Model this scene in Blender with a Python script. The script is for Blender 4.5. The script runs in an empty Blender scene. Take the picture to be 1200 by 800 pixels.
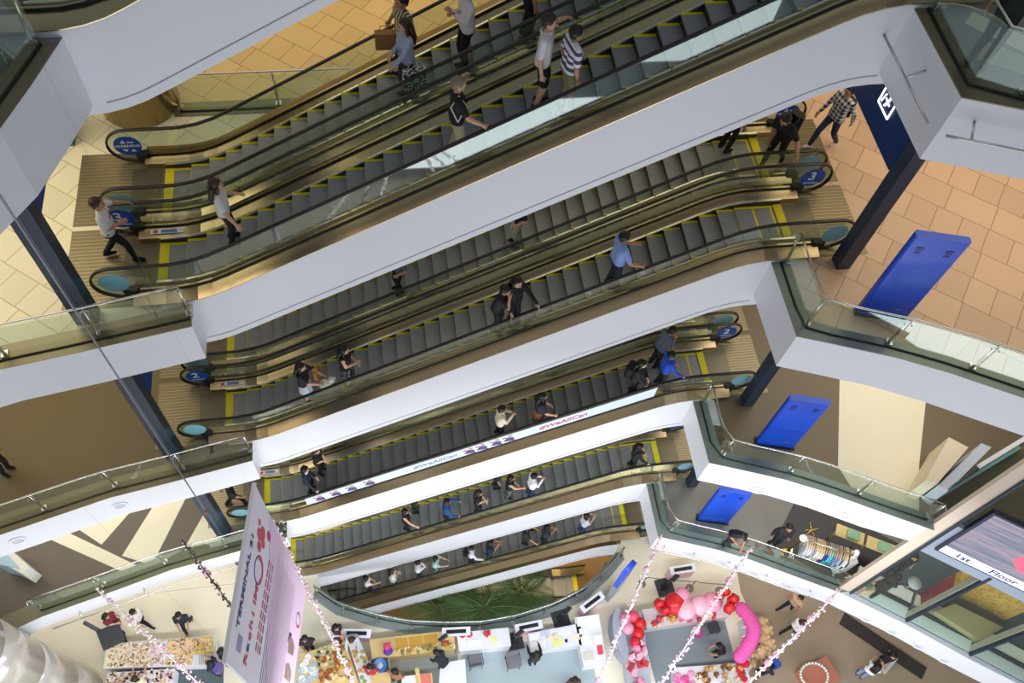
import bpy, math, random
import numpy as np
from mathutils import Vector, Matrix
random.seed(7)
sc = bpy.context.scene
COL = sc.collection
R = math.radians
PI = math.pi

# ------------------------------------------------------------------ camera
FPX, PITCH, ROLL, YAW = 1040.215, 1.036041, -0.150644, 0.268137
EYE = 33.2324                       # eye height above the ground floor
def _axes():
    cy, sy = math.cos(YAW), math.sin(YAW)
    f = Vector((sy*math.cos(PITCH), cy*math.cos(PITCH), -math.sin(PITCH)))
    r0 = Vector((cy, -sy, 0)); d0 = f.cross(r0)
    cr, sr = math.cos(ROLL), math.sin(ROLL)
    return cr*r0+sr*d0, -sr*r0+cr*d0, f
CR, CD, CF = _axes()
cam = bpy.data.cameras.new('camera'); camo = bpy.data.objects.new('camera', cam); COL.objects.link(camo)
cam.sensor_width = 36; cam.lens = FPX/1200*36; cam.clip_end = 300
m = Matrix((( CR.x, -CD.x, -CF.x, 0), (CR.y, -CD.y, -CF.y, 0), (CR.z, -CD.z, -CF.z, EYE), (0, 0, 0, 1)))
camo.matrix_world = m
sc.camera = camo
def ray(px, py): return CR*((px-600)/FPX)+CD*((py-400)/FPX)+CF
def at(px, py, z):
    """the point of the horizontal plane z seen at a photo position"""
    v = ray(px, py); t = (z-EYE)/v.z
    return Vector((v.x*t, v.y*t, z))
def at_y(px, py, y):
    v = ray(px, py); t = y/v.y
    return Vector((v.x*t, y, EYE+v.z*t))

FZ = {-2: -12.2, -1: -6.1, 0: 0.0, 1: 6.07, 2: 12.15, 3: 18.61, 4: 24.98, 5: 31.21}

# ------------------------------------------------------------------ materials
def lin(h):
    h = h.lstrip('#'); out = []
    for i in (0, 2, 4):
        c = int(h[i:i+2], 16)/255
        out.append(c/12.92 if c <= .04045 else ((c+.055)/1.055)**2.4)
    return tuple(out)+(1,)
MATS = {}
def pm(name, col, rough=.5, metal=0., noise=0., scale=6., spec=.5, emit=None, es=0., coat=0.):
    if name in MATS: return MATS[name]
    mt = bpy.data.materials.new(name); mt.use_nodes = True; nt = mt.node_tree
    b = nt.nodes['Principled BSDF']
    c = lin(col) if isinstance(col, str) else tuple(col)+(1,)
    b.inputs['Base Color'].default_value = c
    b.inputs['Roughness'].default_value = rough; b.inputs['Metallic'].default_value = metal
    b.inputs['Specular IOR Level'].default_value = spec
    b.inputs['Coat Weight'].default_value = coat
    if noise:
        tc = nt.nodes.new('ShaderNodeTexCoord'); n = nt.nodes.new('ShaderNodeTexNoise'); n.inputs['Scale'].default_value = scale
        n.inputs['Detail'].default_value = 4
        r = nt.nodes.new('ShaderNodeMix'); r.data_type = 'RGBA'
        r.inputs[6].default_value = tuple(x*(1-noise) for x in c[:3])+(1,)
        r.inputs[7].default_value = tuple(min(1, x*(1+noise)) for x in c[:3])+(1,)
        nt.links.new(tc.outputs['Object'], n.inputs['Vector']); nt.links.new(n.outputs['Fac'], r.inputs[0])
        nt.links.new(r.outputs[2], b.inputs['Base Color'])
    if emit:
        b.inputs['Emission Color'].default_value = lin(emit); b.inputs['Emission Strength'].default_value = es
    MATS[name] = mt; return mt
def tile_mat(name, col, grout, w=1.0, h=.62, rot=45, rough=.3, vary=.08):
    mt = bpy.data.materials.new(name); mt.use_nodes = True; nt = mt.node_tree; b = nt.nodes['Principled BSDF']
    tc = nt.nodes.new('ShaderNodeTexCoord'); mp = nt.nodes.new('ShaderNodeMapping'); mp.inputs['Rotation'].default_value = (0, 0, R(rot))
    br = nt.nodes.new('ShaderNodeTexBrick'); br.inputs['Scale'].default_value = 1; br.inputs['Brick Width'].default_value = w
    br.inputs['Row Height'].default_value = h; br.inputs['Mortar Size'].default_value = .009; br.squash = .55; br.squash_frequency = 2
    c = lin(col)
    br.inputs['Color1'].default_value = tuple(x*(1-vary) for x in c[:3])+(1,); br.inputs['Color2'].default_value = tuple(min(1, x*(1+vary)) for x in c[:3])+(1,)
    br.inputs['Mortar'].default_value = lin(grout)
    nt.links.new(tc.outputs['Object'], mp.inputs[0]); nt.links.new(mp.outputs[0], br.inputs['Vector']); nt.links.new(br.outputs['Color'], b.inputs['Base Color'])
    b.inputs['Roughness'].default_value = rough
    return mt
def glass_mat(name, tint, gloss=.10, rough=.02, edge=.42):
    mt = bpy.data.materials.new(name); mt.use_nodes = True; nt = mt.node_tree
    nt.nodes.remove(nt.nodes['Principled BSDF']); o = nt.nodes['Material Output']
    t = nt.nodes.new('ShaderNodeBsdfTransparent'); t.inputs[0].default_value = tuple(tint)+(1,)
    g = nt.nodes.new('ShaderNodeBsdfGlossy'); g.inputs[0].default_value = (.9, 1, .97, 1); g.inputs['Roughness'].default_value = rough
    lw = nt.nodes.new('ShaderNodeLayerWeight'); lw.inputs['Blend'].default_value = .25
    mu = nt.nodes.new('ShaderNodeMath'); mu.operation = 'MULTIPLY_ADD'; mu.inputs[1].default_value = edge; mu.inputs[2].default_value = gloss
    mx = nt.nodes.new('ShaderNodeMixShader')
    nt.links.new(lw.outputs['Facing'], mu.inputs[0]); nt.links.new(mu.outputs[0], mx.inputs[0])
    nt.links.new(t.outputs[0], mx.inputs[1]); nt.links.new(g.outputs[0], mx.inputs[2]); nt.links.new(mx.outputs[0], o.inputs[0])
    return mt
def bands_mat(name, c1, c2, scale, axis='Z', rough=.7, plaid=False):
    mt = bpy.data.materials.new(name); mt.use_nodes = True; nt = mt.node_tree; b = nt.nodes['Principled BSDF']
    tc = nt.nodes.new('ShaderNodeTexCoord')
    def wave(ax):
        w = nt.nodes.new('ShaderNodeTexWave'); w.wave_type = 'BANDS'; w.bands_direction = ax; w.inputs['Scale'].default_value = scale
        nt.links.new(tc.outputs['Object'], w.inputs['Vector'])
        g = nt.nodes.new('ShaderNodeMath'); g.operation = 'GREATER_THAN'; g.inputs[1].default_value = .5; nt.links.new(w.outputs['Fac'], g.inputs[0]); return g
    g = wave(axis); out = g.outputs[0]
    if plaid:
        g2 = wave('X'); a = nt.nodes.new('ShaderNodeMath'); a.operation = 'MULTIPLY_ADD'; a.inputs[1].default_value = .5; a.inputs[2].default_value = 0
        nt.links.new(g2.outputs[0], a.inputs[0]); s = nt.nodes.new('ShaderNodeMath'); s.operation = 'MULTIPLY_ADD'; s.inputs[1].default_value = .5
        nt.links.new(g.outputs[0], s.inputs[0]); nt.links.new(a.outputs[0], s.inputs[2]); out = s.outputs[0]
    mx = nt.nodes.new('ShaderNodeMix'); mx.data_type = 'RGBA'; mx.inputs[6].default_value = lin(c1); mx.inputs[7].default_value = lin(c2)
    nt.links.new(out, mx.inputs[0]); nt.links.new(mx.outputs[2], b.inputs['Base Color']); b.inputs['Roughness'].default_value = rough
    MATS[name] = mt; return mt
def spot_mat(name, c1, c2, scale=30, thr=.55, rough=.7):
    mt = bpy.data.materials.new(name); mt.use_nodes = True; nt = mt.node_tree; b = nt.nodes['Principled BSDF']
    tc = nt.nodes.new('ShaderNodeTexCoord'); n = nt.nodes.new('ShaderNodeTexNoise'); n.inputs['Scale'].default_value = scale
    g = nt.nodes.new('ShaderNodeMath'); g.operation = 'GREATER_THAN'; g.inputs[1].default_value = thr
    mx = nt.nodes.new('ShaderNodeMix'); mx.data_type = 'RGBA'; mx.inputs[6].default_value = lin(c1); mx.inputs[7].default_value = lin(c2)
    nt.links.new(tc.outputs['Object'], n.inputs['Vector']); nt.links.new(n.outputs['Fac'], g.inputs[0]); nt.links.new(g.outputs[0], mx.inputs[0])
    nt.links.new(mx.outputs[2], b.inputs['Base Color']); b.inputs['Roughness'].default_value = rough
    MATS[name] = mt; return mt

M_white = pm('white_cladding', '#e6e8ec', .42, noise=.015, scale=.7)
M_seam = pm('seam', '#a2a2aa', .6)
M_steel = pm('brushed_steel', '#b3a384', .24, 1.0, noise=.10, scale=3)
M_deck = pm('escalator_deck', '#c9b58e', .24, 1.0, noise=.05, scale=.8)
M_skirt = pm('skirt_brush', '#2b2a29', .5)
M_bright = pm('bright_trim', '#f0eee8', .22, .85)
M_rail = pm('rail_steel', '#d5d2cc', .18, 1.0)
M_bronze = pm('edge_bronze', '#8d8168', .38, .75, noise=.06, scale=2)
M_rubber = pm('handrail_rubber', '#26231f', .32, spec=.5)
M_black = pm('black_plastic', '#17181a', .45)
M_step = pm('step_tread', '#9c9e9f', .45, .2, noise=.2, scale=2.5)
M_riser = pm('step_riser', '#2b2b2a', .5, .3)
M_yel = pm('safety_yellow', '#e3d51c', .55)
M_glass = glass_mat('railing_glass', (.87, .935, .90), .02, edge=.32)
M_eglass = glass_mat('balustrade_glass', (.86, .915, .88), .03)
M_cglass = glass_mat('curtain_glass', (.90, .945, .945), .008, edge=.16)
M_pillar = pm('pillar_navy', '#2b384b', .35, noise=.1, scale=2)
M_navy = pm('sign_navy', '#0d3470', .35)
M_blue = pm('kiosk_blue', '#1a50d2', .3)
M_blue2 = pm('disc_blue', '#1d55b8', .4)
M_cyan = pm('disc_back', '#8fc4d4', .45)
M_wtext = pm('white_lettering', '#f4f6fa', .5)
M_led = pm('lit_sign_white', '#ffffff', .5, emit='#ffffff', es=1.6)

# ------------------------------------------------------------------ mesh builder
class MB:
    def __init__(s): s.v = []; s.f = []; s.m = []; s.s = []
    def add(s, vs, fs, mat=0, smooth=False):
        o = len(s.v); s.v += [tuple(v) for v in vs]
        for f in fs: s.f.append([i+o for i in f]); s.m.append(mat); s.s.append(smooth)
        return s
    def box(s, x0, x1, y0, y1, z0, z1, mat=0):
        v = [(x, y, z) for z in (z0, z1) for y in (y0, y1) for x in (x0, x1)]
        return s.add(v, [(0, 2, 3, 1), (4, 5, 7, 6), (0, 1, 5, 4), (2, 6, 7, 3), (0, 4, 6, 2), (1, 3, 7, 5)], mat)
    def obox(s, c, size, rz=0, mat=0, rx=0, ry=0, bev=0):
        hx, hy, hz = [a/2 for a in size]
        M = Matrix.Rotation(rz, 3, 'Z') @ Matrix.Rotation(ry, 3, 'Y') @ Matrix.Rotation(rx, 3, 'X'); c = Vector(c)
        if bev:
            b = min(bev, hx*.9, hy*.9); P = [(-hx+b, -hy), (hx-b, -hy), (hx, -hy+b), (hx, hy-b), (hx-b, hy), (-hx+b, hy), (-hx, hy-b), (-hx, -hy+b)]
            v = [c+M @ Vector((x, y, z)) for z in (-hz, hz) for x, y in P]; n = 8
            return s.add(v, [tuple(range(n))[::-1], tuple(range(n, 2*n))]+[(i, (i+1) % n, n+(i+1) % n, n+i) for i in range(n)], mat)
        v = [c+M @ Vector((x, y, z)) for z in (-hz, hz) for y in (-hy, hy) for x in (-hx, hx)]
        return s.add(v, [(0, 2, 3, 1), (4, 5, 7, 6), (0, 1, 5, 4), (2, 6, 7, 3), (0, 4, 6, 2), (1, 3, 7, 5)], mat)
    def prism(s, poly, z0, z1, top=0, side=0, bottom=None):
        n = len(poly); v = [(x, y, z0) for x, y in poly]+[(x, y, z1) for x, y in poly]
        a = sum(poly[i][0]*poly[(i+1) % n][1]-poly[(i+1) % n][0]*poly[i][1] for i in range(n))
        r = list(range(n))
        if a < 0: r = r[::-1]
        s.add(v, [[i+n for i in r]], top)
        o = len(s.v)-2*n
        s.f.append([o+i for i in r[::-1]]); s.m.append(side if bottom is None else bottom); s.s.append(False)
        for k in range(n):
            i, j = r[k], r[(k+1) % n]; s.f.append([o+i, o+j, o+n+j, o+n+i]); s.m.append(side); s.s.append(False)
        return s
    def prism_y(s, poly, y0, y1, mat=0):
        n = len(poly); v = [(x, y0, z) for x, z in poly]+[(x, y1, z) for x, z in poly]
        return s.add(v, [list(range(n)), list(range(n, 2*n))[::-1]]+[(i, (i+1) % n, n+(i+1) % n, n+i)[::-1] for i in range(n)], mat)
    def tube(s, pts, r, n=8, mat=0, smooth=True, flat=1.0, cap=True, up=None):
        pts = [Vector(p) for p in pts]; k = len(pts); rs = r if isinstance(r, (list, tuple)) else [r]*k
        t = [(pts[min(i+1, k-1)]-pts[max(i-1, 0)]).normalized() for i in range(k)]
        u = Vector(up) if up else (Vector((0, 0, 1)) if abs(t[0].z) < .9 else Vector((0, 1, 0)))
        vs = []
        for i in range(k):
            u = (u-t[i]*u.dot(t[i]))
            if u.length < 1e-5: u = t[i].orthogonal()
            u.normalize(); w = t[i].cross(u)
            for j in range(n):
                a = 2*PI*j/n; vs.append(pts[i]+w*(math.cos(a)*rs[i])+u*(math.sin(a)*rs[i]*flat))
        fs = [(i*n+j, i*n+(j+1) % n, (i+1)*n+(j+1) % n, (i+1)*n+j) for i in range(k-1) for j in range(n)]
        s.add(vs, fs, mat, smooth)
        if cap:
            o = len(s.v)-len(vs)
            s.f.append([o+j for j in range(n)][::-1]); s.f.append([o+(k-1)*n+j for j in range(n)]); s.m += [mat]*2; s.s += [False]*2
        return s
    def ell(s, c, rad, nu=12, nv=8, mat=0, M=None, smooth=True):
        c = Vector(c); vs = []
        if not isinstance(rad, (tuple, list)): rad = (rad,)*3
        for i in range(nv+1):
            ph = PI*i/nv
            for j in range(nu):
                th = 2*PI*j/nu; p = Vector((rad[0]*math.sin(ph)*math.cos(th), rad[1]*math.sin(ph)*math.sin(th), rad[2]*math.cos(ph)))
                vs.append(c+(M @ p if M else p))
        return s.add(vs, [(i*nu+j, (i+1)*nu+j, (i+1)*nu+(j+1) % nu, i*nu+(j+1) % nu) for i in range(nv) for j in range(nu)], mat, smooth)
    def lathe(s, c, prof, n=20, mat=0, smooth=True):
        c = Vector(c); k = len(prof); vs = [c+Vector((r*math.cos(2*PI*j/n), r*math.sin(2*PI*j/n), z)) for r, z in prof for j in range(n)]
        s.add(vs, [(i*n+j, i*n+(j+1) % n, (i+1)*n+(j+1) % n, (i+1)*n+j) for i in range(k-1) for j in range(n)], mat, smooth)
        o = len(s.v)-len(vs); s.f.append([o+j for j in range(n)][::-1]); s.f.append([o+(k-1)*n+j for j in range(n)]); s.m += [mat]*2; s.s += [False]*2
        return s
    def sweep(s, path, prof, mat=0, smooth=False):
        """closed profile (y, dz) carried along a path of (x, z)"""
        n = len(prof); k = len(path); vs = [(x, y, z+dz) for x, z in path for y, dz in prof]
        s.add(vs, [(i*n+j, (i+1)*n+j, (i+1)*n+(j+1) % n, i*n+(j+1) % n) for i in range(k-1) for j in range(n)], mat, smooth)
        o = len(s.v)-len(vs); s.f.append([o+j for j in range(n)]); s.f.append([o+(k-1)*n+j for j in range(n)][::-1]); s.m += [mat]*2; s.s += [False]*2
        return s
    def build(s, name, mats, parent=None, local=False, origin=None):
        if not isinstance(mats, (list, tuple)): mats = [mats]
        me = bpy.data.meshes.new(name)
        off = Vector((0, 0, 0))
        if not local:
            if parent is not None:
                p = parent
                while p is not None: off += p.location; p = p.parent
            elif origin is not None: off = Vector(origin)
            else:
                xs = [v[0] for v in s.v]; ys = [v[1] for v in s.v]; zs = [v[2] for v in s.v]
                off = Vector(((min(xs)+max(xs))/2, (min(ys)+max(ys))/2, min(zs)))
        me.from_pydata([(v[0]-off.x, v[1]-off.y, v[2]-off.z) for v in s.v], [], s.f)
        for mt in mats: me.materials.append(mt)
        me.polygons.foreach_set('material_index', s.m); me.polygons.foreach_set('use_smooth', s.s)
        me.update()
        o = bpy.data.objects.new(name, me); COL.objects.link(o)
        if parent is not None: o.parent = parent
        elif not local: o.location = off
        return o
def tag(o, label, cat, group=None, kind=None):
    o['label'] = label; o['category'] = cat
    if group: o['group'] = group
    if kind: o['kind'] = kind
    return o
def empty(name, loc, label=None, cat=None, group=None):
    o = bpy.data.objects.new(name, None); o.empty_display_size = .2; COL.objects.link(o); o.location = loc
    if label: tag(o, label, cat, group)
    return o
def struct(name, mb, mats):
    o = mb.build(name, mats); o['kind'] = 'structure'; return o
def text_mb(body, size, origin, xdir, ydir, align='CENTER', extrude=.004, mb=None, mat=0, shear=0, bold=False):
    cu = bpy.data.curves.new('t', 'FONT'); cu.body = body; cu.size = size; cu.align_x = align; cu.align_y = 'CENTER'; cu.extrude = extrude; cu.resolution_u = 3; cu.shear = shear
    if bold: cu.offset = size*.02
    ob = bpy.data.objects.new('t', cu); COL.objects.link(ob)
    dg = bpy.context.evaluated_depsgraph_get(); me = bpy.data.meshes.new_from_object(ob.evaluated_get(dg))
    x = Vector(xdir).normalized(); y = Vector(ydir).normalized(); z = x.cross(y); o = Vector(origin)
    mb = mb or MB()
    mb.add([o+x*v.co.x+y*v.co.y+z*v.co.z for v in me.vertices], [list(p.vertices) for p in me.polygons], mat)
    bpy.data.objects.remove(ob); bpy.data.curves.remove(cu); bpy.data.meshes.remove(me)
    return mb
# ------------------------------------------------------------------ the building
T_yel = tile_mat('tiles_pale_yellow', '#f6eecb', '#c0ae7c', rot=38)
T_gold = tile_mat('tiles_golden', '#e2c58a', '#a3844e', rot=38)
T_salm = tile_mat('tiles_salmon', '#d6b594', '#94755a', rot=38, w=1.05, h=.75)
F_olive = pm('floor_olive_brown', '#80704a', .45, noise=.08, scale=.5)
F_brown = pm('floor_brown', '#6f6045', .4, noise=.1, scale=.6)
F_dark = pm('floor_dark_olive', '#63594a', .35, noise=.1, scale=.6)
F_grey = pm('floor_grey', '#77746f', .25, noise=.12, scale=.8)
F_cream = pm('floor_cream', '#f3ecd4', .3, noise=.03, scale=.6)
F_shine = pm('floor_polished_taupe', '#a4927c', .12, noise=.14, scale=.9)
F_base = pm('floor_amber', '#7d6238', .35, noise=.1, scale=.6)

EDGE_L = [(-3.65, 9.73), (-3.65, 9.23), (-5.6, 8.86), (-7.0, 8.62), (-9.0, 8.07), (-10.6, 7.65), (-13, 6.75), (-17, 4.7)]
EDGE_L4 = [(-3.83, 9.73), (-3.88, 9.55), (-4.1, 8.9), (-4.38, 8.15), (-4.85, 7.4), (-5.6, 6.5), (-7.2, 5.0), (-10, 2.8)]
EDGE_R = [(7.93, 9.73), (7.93, 7.93), (8.6, 7.7), (9.8, 7.27), (10.75, 6.84), (12.05, 6.15), (13.3, 5.5), (15.07, 4.3), (16.7, 3.05), (17.9, 2.2), (21, -.4)]
LF = {1: F_dark, 2: F_olive, 3: T_yel, 4: F_grey}
RF = {1: F_grey, 2: F_brown, 3: T_salm, 4: F_grey}
BF = {1: F_dark, 2: F_olive, 3: T_gold, 4: T_gold}
for k in (1, 2, 3, 4):
    z = FZ[k]; el = EDGE_L4 if k == 4 else EDGE_L
    hl = .9 if k == 1 else 1.2
    b = MB(); b.prism(el+[(-24, .5), (-24, 24), (-4.22, 24), (-4.22, 9.73)], z-hl, z, 0, 1); struct('floor_left', b, [LF[k], M_white])
    b = MB(); b.prism([(-4.22, 14.6), (-4.22, 24), (8.47, 24), (8.47, 14.6)], z-1.2, z, 0, 1); struct('floor_back', b, [BF[k], M_white])
    b = MB(); b.prism((EDGE_R if k != 2 else EDGE_R[:6]+[(13.25, 5.62), (13.5, 6.2), (15.4, 4.95), (17.1, 3.7), (18.9, 2.3), (21.5, .3)])+[(26, -4), (26, 24), (8.47, 24), (8.47, 9.73)], z-1.2, z, 0, 1); struct('floor_right', b, [RF[k], M_white])
# thin metal edge bands on the slab edges
def offset_poly(pts, d):
    out = []
    for i, p in enumerate(pts):
        a = Vector(pts[max(i-1, 0)]); c = Vector(pts[min(i+1, len(pts)-1)]); t = (c-a).normalized(); n = Vector((-t.y, t.x))
        out.append((p[0]+n.x*d, p[1]+n.y*d))
    return out
def band(pts, z, d0, d1, h, name, mat):
    a = offset_poly(pts, d0); c = offset_poly(pts, d1); b = MB(); b.prism(a+c[::-1], z, z+h, 0, 0); return struct(name, b, mat)
n = 1
for k in (1, 2, 3, 4):
    e = (EDGE_L4 if k == 4 else EDGE_L)[1:]
    band(e, FZ[k], .0, -.5 if k != 4 else -.42, .02, 'trim_%d' % n, M_bronze if k > 1 else pm('edge_olive', '#7d7b62', .4, .5)); n += 1
    e = EDGE_R[1:7] if k < 3 else EDGE_R[1:9]
    rc = pm('edge_grey', '#8d9692', .4, .5) if k < 4 else M_bronze
    b = MB(); P = e; I = [(p[0]+.10+.22*(i == 0)*0, p[1]+.38) for i, p in enumerate(e)]; I[0] = (8.33, 8.25)
    b.prism(P+I[::-1], FZ[k], FZ[k]+.02); struct('trim_%d' % n, b, rc); n += 1
    b = MB(); b.prism([(7.93, 9.73), (7.93, 7.93), (8.33, 8.25), (8.33, 9.73)], FZ[k], FZ[k]+.02); struct('trim_%d' % n, b, rc); n += 1

# ground floor with the oval opening over the basement
OPEN = [(-3.4, 9.75), (-3.3, 9.19), (-2.55, 8.55), (-1.35, 8.03), (-.2, 7.65), (1.09, 7.43), (2.4, 7.3), (3.6, 7.36), (5.0, 7.6), (6.3, 8.05), (7.2, 8.65), (7.93, 9.3), (8.25, 9.75)]
b = MB(); b.prism([(-26, 3.2), (26, 3.2), (26, 9.75)]+OPEN[::-1]+[(-26, 9.75)], -.5, 0, 0, 1); struct('floor_ground', b, [F_cream, M_white])
b = MB(); b.box(-26, 26, -12, 3.2, -.5, 0); struct('floor_ground', b, [pm('floor_taupe_matt', '#94836d', .6, noise=.1)])  # unseen near part, made darker and matt to dim its reflection in glass
b = MB(); b.prism([(-26, 9.76), (-4.22, 9.76), (-4.22, 24), (-26, 24)], -.5, 0, 0, 1); struct('floor_ground', b, [F_cream, M_white])
b = MB(); b.prism([(8.47, 9.76), (26, 9.76), (26, 24), (8.47, 24)], -.5, 0, 0, 1); struct('floor_ground', b, [pm('floor_brown_ground', '#6b5c4e', .35, noise=.1, scale=.7), M_white])
b = MB(); b.prism([(-4.22, 14.6), (8.47, 14.6), (8.47, 24), (-4.22, 24)], -.5, 0, 0, 1); struct('floor_ground', b, [F_cream, M_white])
# the polished taupe floor under the right-hand balcony
q = [at(868, 693, 0), at(905, 712, 0), at(898, 760, 0), at(868, 800, 0)]
b = MB(); b.prism([(q[0].x, q[0].y), (12.6, 9.7), (25.9, 9.7), (25.9, -7.9), (9.6, -7.9), (9.6, 1.5), (q[3].x, q[3].y), (q[2].x, q[2].y)], .001, .008); struct('floor_ground', b, F_shine)
band(OPEN[1:-1], 0, .0, -.42, .02, 'trim_50', pm('opening_edge', '#98a4a4', .35, .3))
# basements
b = MB(); b.box(-16, 20, 2, 24, FZ[-2]-.4, FZ[-2]); struct('floor_basement', b, F_base)
b = MB(); b.prism([(-16, 9.7), (-4.22, 9.7), (-4.22, 24), (-16, 24)], FZ[-1]-.4, FZ[-1]); struct('floor_basement', b, pm('floor_basement_tan', '#b08a4c', .35, noise=.1, scale=.6))
b = MB(); b.prism([(8.47, 13.9), (20, 13.9), (20, 24), (8.47, 24)], FZ[-1]-.4, FZ[-1]); struct('floor_basement', b, F_base)

b = MB(); b.prism([(-4.22, 13.72), (-1.6, 13.72), (-1.6, 14.6), (-4.22, 14.6)], FZ[3]-.3, FZ[3]); struct('floor_back', b, [T_yel])
b = MB(); b.prism([(-4.22, 14.6), (8.47, 14.6), (8.47, 15.0), (-4.22, 15.0)], FZ[3]+.002, FZ[3]+.02); struct('trim_40', b, pm('edge_olive', '#7d7b62', .4, .5))
# floor inlays
def inlay(name, px, z, mat, t=.004):
    b = MB(); b.prism([(p.x, p.y) for p in (at(x, y, z) for x, y in px)], z+.001, z+t); return struct(name, b, mat)
z1, z2 = FZ[1], FZ[2]
F_cr1 = pm('floor_cream_inlay', '#f4ebcd', .35, noise=.02)
inlay('floor_inlay', [(50, 628), (72, 620), (160, 662), (142, 669)], z1, F_cr1)
inlay('floor_inlay', [(86, 616), (93, 600), (150, 560), (170, 580), (119, 638)], z1, F_cr1)
inlay('floor_inlay', [(143, 651), (200, 560), (260, 500), (290, 500), (222, 575), (178, 662)], z1, F_cr1)
inlay('floor_inlay', [(219, 637), (247, 588), (251, 618), (266, 619), (259, 638), (228, 655)], z1, F_cr1)
inlay('floor_inlay', [(984, 440), (1088, 440), (1077, 545), (1077, 600), (1000, 575), (982, 546)], z2, F_cr1)
# stainless ribbed floor around the landing is part of each escalator; white seams between them stay floor

# pillars, the portal panels over them and the lit sign
PORT_R = {3: 'navy portal panel with a lit white square figure sign, top right', 2: 'navy portal panel above the landing with sign 2, right side', 1: 'navy portal panel above the third right landing, behind the white slab', 0: 'navy portal panel above the ground floor landing, behind the white slab'}
PORT_L = {3: 'blue portal panel beside the round brass column, top left', 2: 'blue portal panel above the left landing with sign 2', 1: 'blue portal panel behind the pillar on the striped floor', 0: 'blue portal panel above the left ground floor landing'}
M_portal = pm('portal_blue', '#0f3f86', .35)
for k in (0, 1, 2, 3):
    zt = FZ[k+1]-(.9 if k == 0 else 1.2)
    b = MB(); b.box(-5.72, -5.33, 9.45, 9.75, FZ[k]+.0, zt); b.box(-5.60, -5.52, 9.44, 9.45, FZ[k]+.02, zt, 1); struct('pillar_left', b, [M_pillar, pm('pillar_stripe', '#4d5a68', .4)])
    b = MB(); b.box(9.27, 9.57, 9.43, 9.73, FZ[k], zt); struct('pillar_right', b, M_pillar)
    z0 = FZ[k]+2.75
    pb = MB(); pb.box(9.25, 9.55, 9.74, 13.9, z0, zt)
    po = empty('portal_panel', (9.4, 9.74, z0), PORT_R[k], 'sign panel')
    pb.build('panel', M_navy, po)
    if k == 3:
        s = MB(); X = 9.238; P = [(10.47, 21.90), (10.93, 21.90), (10.93, 22.33), (10.47, 22.33)]
        for i in range(4): s.tube([(X, *P[i]), (X, *P[(i+1) % 4])], .017, 6)
        s.build('square_outline', M_led, po)
        s = MB(); s.ell((X, 10.66, 22.22), (.015, .035, .035)); s.tube([(X, 10.67, 22.16), (X, 10.72, 22.0)], .024, 6); s.tube([(X, 10.60, 22.09), (X, 10.78, 22.12)], .016, 6); s.tube([(X, 10.82, 22.18), (X, 10.86, 21.98)], .014, 6)
        s.build('figure_symbol', M_led, po)
    pb = MB(); pb.box(-5.7, -5.4, 9.76, 13.9, z0, zt)
    po = empty('portal_panel', (-5.55, 9.76, z0), PORT_L[k], 'sign panel')
    pb.build('panel', M_portal, po)
# blue directory kiosks
def kiosk(k, label):
    z = FZ[k]; a = Vector((9.33, 8.33)); c = Vector((10.29, 8.08)); d = (c-a).normalized(); nrm = Vector((d.y, -d.x)); th = .16
    e = empty('directory_kiosk', ((a.x+c.x)/2, (a.y+c.y)/2, z), label, 'kiosk', 'blue kiosks on the right landings')
    o = (a+c)/2; rz = math.atan2(d.y, d.x)
    b = MB(); b.obox((o.x-nrm.x*th/2, o.y-nrm.y*th/2, z+1.32), (1.0, th, 2.56), rz, 0, bev=.03); b.build('body', M_blue, e)
    b = MB(); b.obox((o.x-nrm.x*th/2, o.y-nrm.y*th/2, z+.02), (1.06, th+.08, .04), rz); b.build('base', M_black, e)
    for u in (-.28, .26):
        b = MB(); q = o+d*u+nrm*.004; b.obox((q.x, q.y, z+2.28), (.13, .008, .1), rz, 0); b.obox((q.x, q.y, z+2.16), (.12, .008, .03), rz, 0)
        b.obox((q.x, q.y, z+2.22), (.02, .008, .14), rz, 0); b.build('badge', pm('kiosk_badge', '#0b2c86', .4), e)
    b = MB(); q = o+nrm*.004; b.obox((q.x, q.y, z+.28), (.8, .006, .012), rz); b.obox((q.x+d.x*.2, q.y+d.y*.2, z+.36), (.1, .007, .05), rz); b.build('panel_line', pm('kiosk_line', '#5f86dc', .4), e)
kiosk(3, 'tallest-looking blue directory kiosk on the salmon tiled floor')
kiosk(2, 'blue directory kiosk on the brown floor behind the middle right balcony')
kiosk(1, 'blue directory kiosk partly hidden behind the lowest right balcony')

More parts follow.
